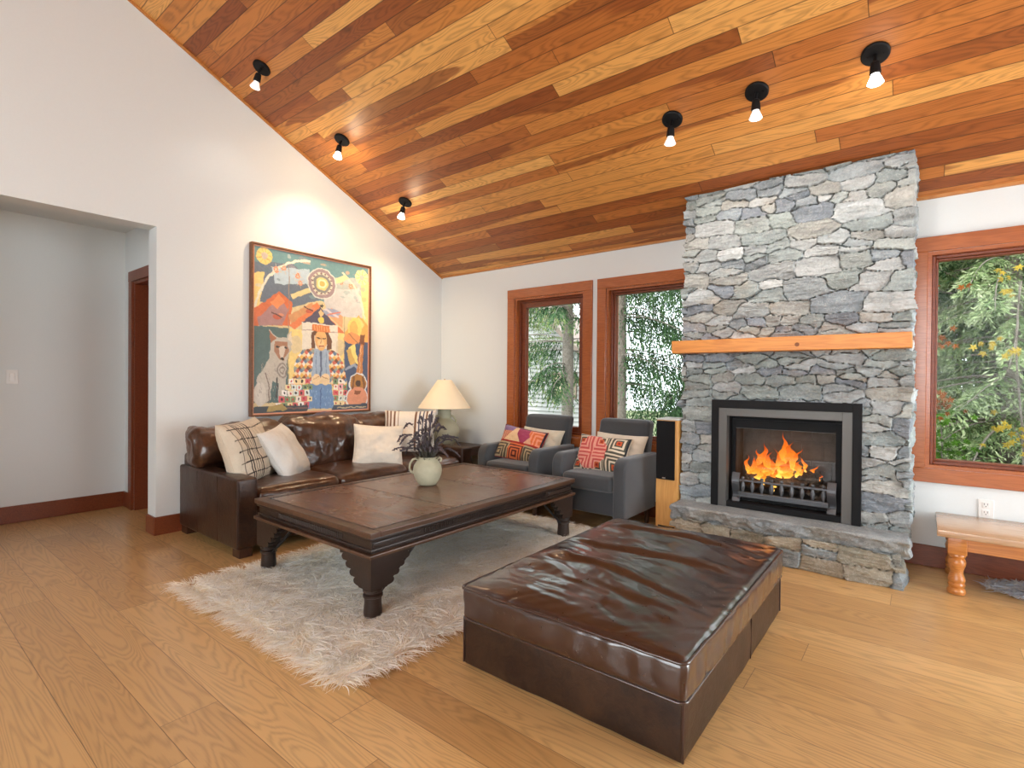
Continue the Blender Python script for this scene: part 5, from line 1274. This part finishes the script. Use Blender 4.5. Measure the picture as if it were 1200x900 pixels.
M['needle'] = leafmat('conifer_needles'); M['leaf'] = leafmat('maple_leaf', .45)
k = NT('spruce_bark'); tcn = k.n('ShaderNodeTexCoord').outputs['Object']; n1 = k.noise(tcn, 16, 5, .7, 1.0); n2 = k.noise(tcn, 45, 4, .7)
k.bump(k.math('ADD', n1, n2), .9, .02)
M['bark'] = k.set(Base_Color=k.mix(k.ramp(n1, [(.60, 0.0), (.66, .8)]), k.ramp(n2, [(.3, (.12, .10, .08)), (.7, (.27, .235, .195))]), (.045, .028, .016, 1)), Roughness=.95)
def conifer(name, label, x, y, h, tr, zr, nb, L, cols, seed, rise=.05, droop=.5, hang=.8, blade=(.055, .010), tw_len=.34, per=11, step=.055, az=None, grp=None):
    rng = np.random.default_rng(seed); t = thing(name, label, 'tree', (x, y, GZ), grp)
    n, m = 20, 44; zz = np.linspace(GZ-.05, h, m); th = np.arange(n)/n*2*np.pi
    R = tr*(1-.75*(zz-GZ)/(h-GZ))[:, None]*(1+.10*fbm(zz[:, None]*3, np.cos(th)[None]*2+5, np.sin(th)[None]*2+seed, 4))
    P = np.stack([x+R*np.cos(th)+.02*np.sin(zz)[:, None], y+R*np.sin(th), np.repeat(zz[:, None], n, 1)], -1)
    g = G(); f = [[i*n+j, i*n+(j+1) % n, (i+1)*n+(j+1) % n, (i+1)*n+j] for i in range(m-1) for j in range(n)]; g.add(P.reshape(-1, 3), f); obj('trunk', g, M['bark'], t, smooth=180)
    gb = G(); TS, TD, TL = [], [], []
    for b in range(nb):
        z0 = rng.uniform(*zr); a = rng.uniform(0, 2*np.pi) if az is None else rng.uniform(*az); l = L*rng.uniform(.6, 1.1)*(1-.45*max(0, (z0-GZ)/(h-GZ)))
        s = np.linspace(0, 1, 12); d = np.array((math.cos(a), math.sin(a))); bend = rng.normal(0, .15)
        px = x+(d[0]*s-d[1]*bend*s*s)*l; py = y+(d[1]*s+d[0]*bend*s*s)*l; pz = z0+l*(rise*s*3-droop*s*s+.12*droop*s**4)
        P = np.stack([px, py, pz], 1); gb.tube(P, np.linspace(.016, .003, 12)*max(.6, l/1.8), 5)
        ss = np.arange(.12, 1.0, step/l); ss = ss+rng.uniform(-.3, .3, len(ss))*step/l
        for sd in (-1, 1):
            q = np.stack([np.interp(ss, s, P[:, c]) for c in range(3)], 1)
            ta = a+sd*rng.uniform(.5, 1.3, len(ss)); hg = hang*rng.uniform(.35, 1.3, len(ss))
            dd = np.stack([np.cos(ta), np.sin(ta), -hg], 1); dd /= np.linalg.norm(dd, axis=1)[:, None]
            TS.append(q); TD.append(dd); TL.append(tw_len*(1.05-.55*ss)*rng.uniform(.6, 1.2, len(ss)))
    obj('branch', gb, M['bark'], t, smooth=180)
    TS, TD, TL = np.concatenate(TS), np.concatenate(TD), np.concatenate(TL); nt = len(TS)
    s = np.linspace(.05, 1, per)
    base = TS[:, None]+TD[:, None]*(TL[:, None]*s)[..., None]; base[..., 2] -= (TL[:, None]*s**2*.30*hang)
    base = base.reshape(-1, 3); nn = len(base)
    D = np.repeat(TD, per, 0)+rng.normal(0, .55 if hang < 1.2 else .32, (nn, 3)); D[:, 2] -= .25*hang; D /= np.linalg.norm(D, axis=1)[:, None]
    W = np.cross(D, rng.normal(0, 1, (nn, 3))); W /= np.linalg.norm(W, axis=1)[:, None]
    bl = blade[0]*rng.uniform(.6, 1.35, nn)[:, None]; bw = blade[1]*rng.uniform(.7, 1.3, nn)[:, None]
    V = np.stack([base, base+D*bl*.45+W*bw, base+D*bl, base+D*bl*.45-W*bw], 1).reshape(-1, 3)
    F = np.arange(nn*4).reshape(-1, 4)
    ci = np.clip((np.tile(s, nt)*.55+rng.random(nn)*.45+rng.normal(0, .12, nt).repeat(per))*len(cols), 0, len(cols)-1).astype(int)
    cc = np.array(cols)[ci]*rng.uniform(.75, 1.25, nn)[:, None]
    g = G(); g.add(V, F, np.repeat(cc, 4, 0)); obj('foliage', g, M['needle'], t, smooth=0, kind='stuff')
    return t
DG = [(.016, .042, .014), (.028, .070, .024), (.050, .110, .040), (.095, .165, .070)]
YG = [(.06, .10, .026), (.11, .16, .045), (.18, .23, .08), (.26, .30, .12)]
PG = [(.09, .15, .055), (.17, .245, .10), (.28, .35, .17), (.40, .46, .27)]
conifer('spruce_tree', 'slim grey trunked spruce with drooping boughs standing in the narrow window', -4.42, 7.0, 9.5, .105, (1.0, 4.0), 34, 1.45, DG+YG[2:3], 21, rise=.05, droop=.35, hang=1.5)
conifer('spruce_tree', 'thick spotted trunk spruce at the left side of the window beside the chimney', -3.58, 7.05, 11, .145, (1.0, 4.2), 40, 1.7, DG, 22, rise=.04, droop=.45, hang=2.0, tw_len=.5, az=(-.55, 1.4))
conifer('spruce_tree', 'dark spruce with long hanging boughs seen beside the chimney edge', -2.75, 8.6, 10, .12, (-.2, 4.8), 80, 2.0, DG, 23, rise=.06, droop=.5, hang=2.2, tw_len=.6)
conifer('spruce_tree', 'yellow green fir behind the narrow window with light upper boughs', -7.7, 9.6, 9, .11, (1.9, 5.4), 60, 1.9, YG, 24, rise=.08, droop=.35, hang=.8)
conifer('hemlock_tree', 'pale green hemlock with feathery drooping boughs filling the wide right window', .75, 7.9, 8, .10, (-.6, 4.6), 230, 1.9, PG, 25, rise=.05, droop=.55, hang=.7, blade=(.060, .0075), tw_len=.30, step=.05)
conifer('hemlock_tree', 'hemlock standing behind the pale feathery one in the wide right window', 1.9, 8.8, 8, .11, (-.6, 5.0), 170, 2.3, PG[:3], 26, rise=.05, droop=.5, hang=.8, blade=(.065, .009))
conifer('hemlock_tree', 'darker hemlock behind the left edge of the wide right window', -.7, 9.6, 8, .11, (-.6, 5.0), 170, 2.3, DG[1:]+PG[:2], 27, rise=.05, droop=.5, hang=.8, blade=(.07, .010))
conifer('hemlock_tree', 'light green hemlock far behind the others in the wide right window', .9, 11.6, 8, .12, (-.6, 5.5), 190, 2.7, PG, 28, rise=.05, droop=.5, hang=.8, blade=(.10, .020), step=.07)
def maple(label, x, y, clusters, col, seed):
    rng = np.random.default_rng(seed); t = thing('maple_sapling', label, 'sapling', (x, y, GZ))
    g = G(); top = max(c[2] for c in clusters); P = np.array([(x+.03*math.sin(z*3), y+.02*math.cos(z*2), z) for z in np.linspace(GZ-.05, top, 16)]); g.tube(P, np.linspace(.016, .005, 16), 6)
    lf = G()
    for cx, cy, cz in clusters:
        i = int(np.argmin(np.abs(P[:, 2]-(cz-.12)))); g.tube([P[i], (P[i]+(cx, cy, cz))/2+(0, 0, .03), (cx, cy, cz)], [.005, .004, .002], 5)
        for _ in range(14):
            c = np.array((cx, cy, cz))+rng.normal(0, (.10, .06, .055)); r_ = rng.uniform(.022, .04); a0 = rng.uniform(0, 6.28)
            n_ = np.array((rng.normal(0, .4), -1, rng.normal(.4, .4))); n_ /= np.linalg.norm(n_); u_ = np.cross(n_, (0, 0, 1)); u_ /= np.linalg.norm(u_); w_ = np.cross(n_, u_)
            pts = [c]+[c+r_*(1.0 if q % 2 == 0 else .45)*(math.cos(a0+q*math.pi/5)*u_+math.sin(a0+q*math.pi/5)*w_)+n_*(.010 if q % 2 else -.006) for q in range(10)]
            lf.add(pts, [[0, q+1, (q+1) % 10+1] for q in range(10)], np.array(col)*rng.uniform(.7, 1.25))
    obj('stem', g, M['bark'], t, smooth=180); obj('leaves', lf, M['leaf'], t, smooth=0)
maple('yellow leaved maple sapling low in the wide right window', .62, 5.9, [(.66, 5.85, .72), (.58, 5.9, .86), (.74, 5.8, .80), (.50, 5.9, 1.50), (.60, 5.85, 2.05)], (.50, .38, .07), 1)
maple('rust orange leaved maple sapling at the left of the wide right window', .02, 6.2, [(.06, 6.15, .98), (.10, 6.2, 1.05), (.03, 6.15, 2.05), (.10, 6.2, 1.62)], (.30, .10, .02), 2)
maple('bright green leafy sapling at the lower left of the wide right window', .12, 6.6, [(.08, 6.55, .45), (.16, 6.5, .62), (.05, 6.6, .75), (.22, 6.55, .50), (.12, 6.5, .90), (.02, 6.6, .60)], (.08, .18, .02), 3)
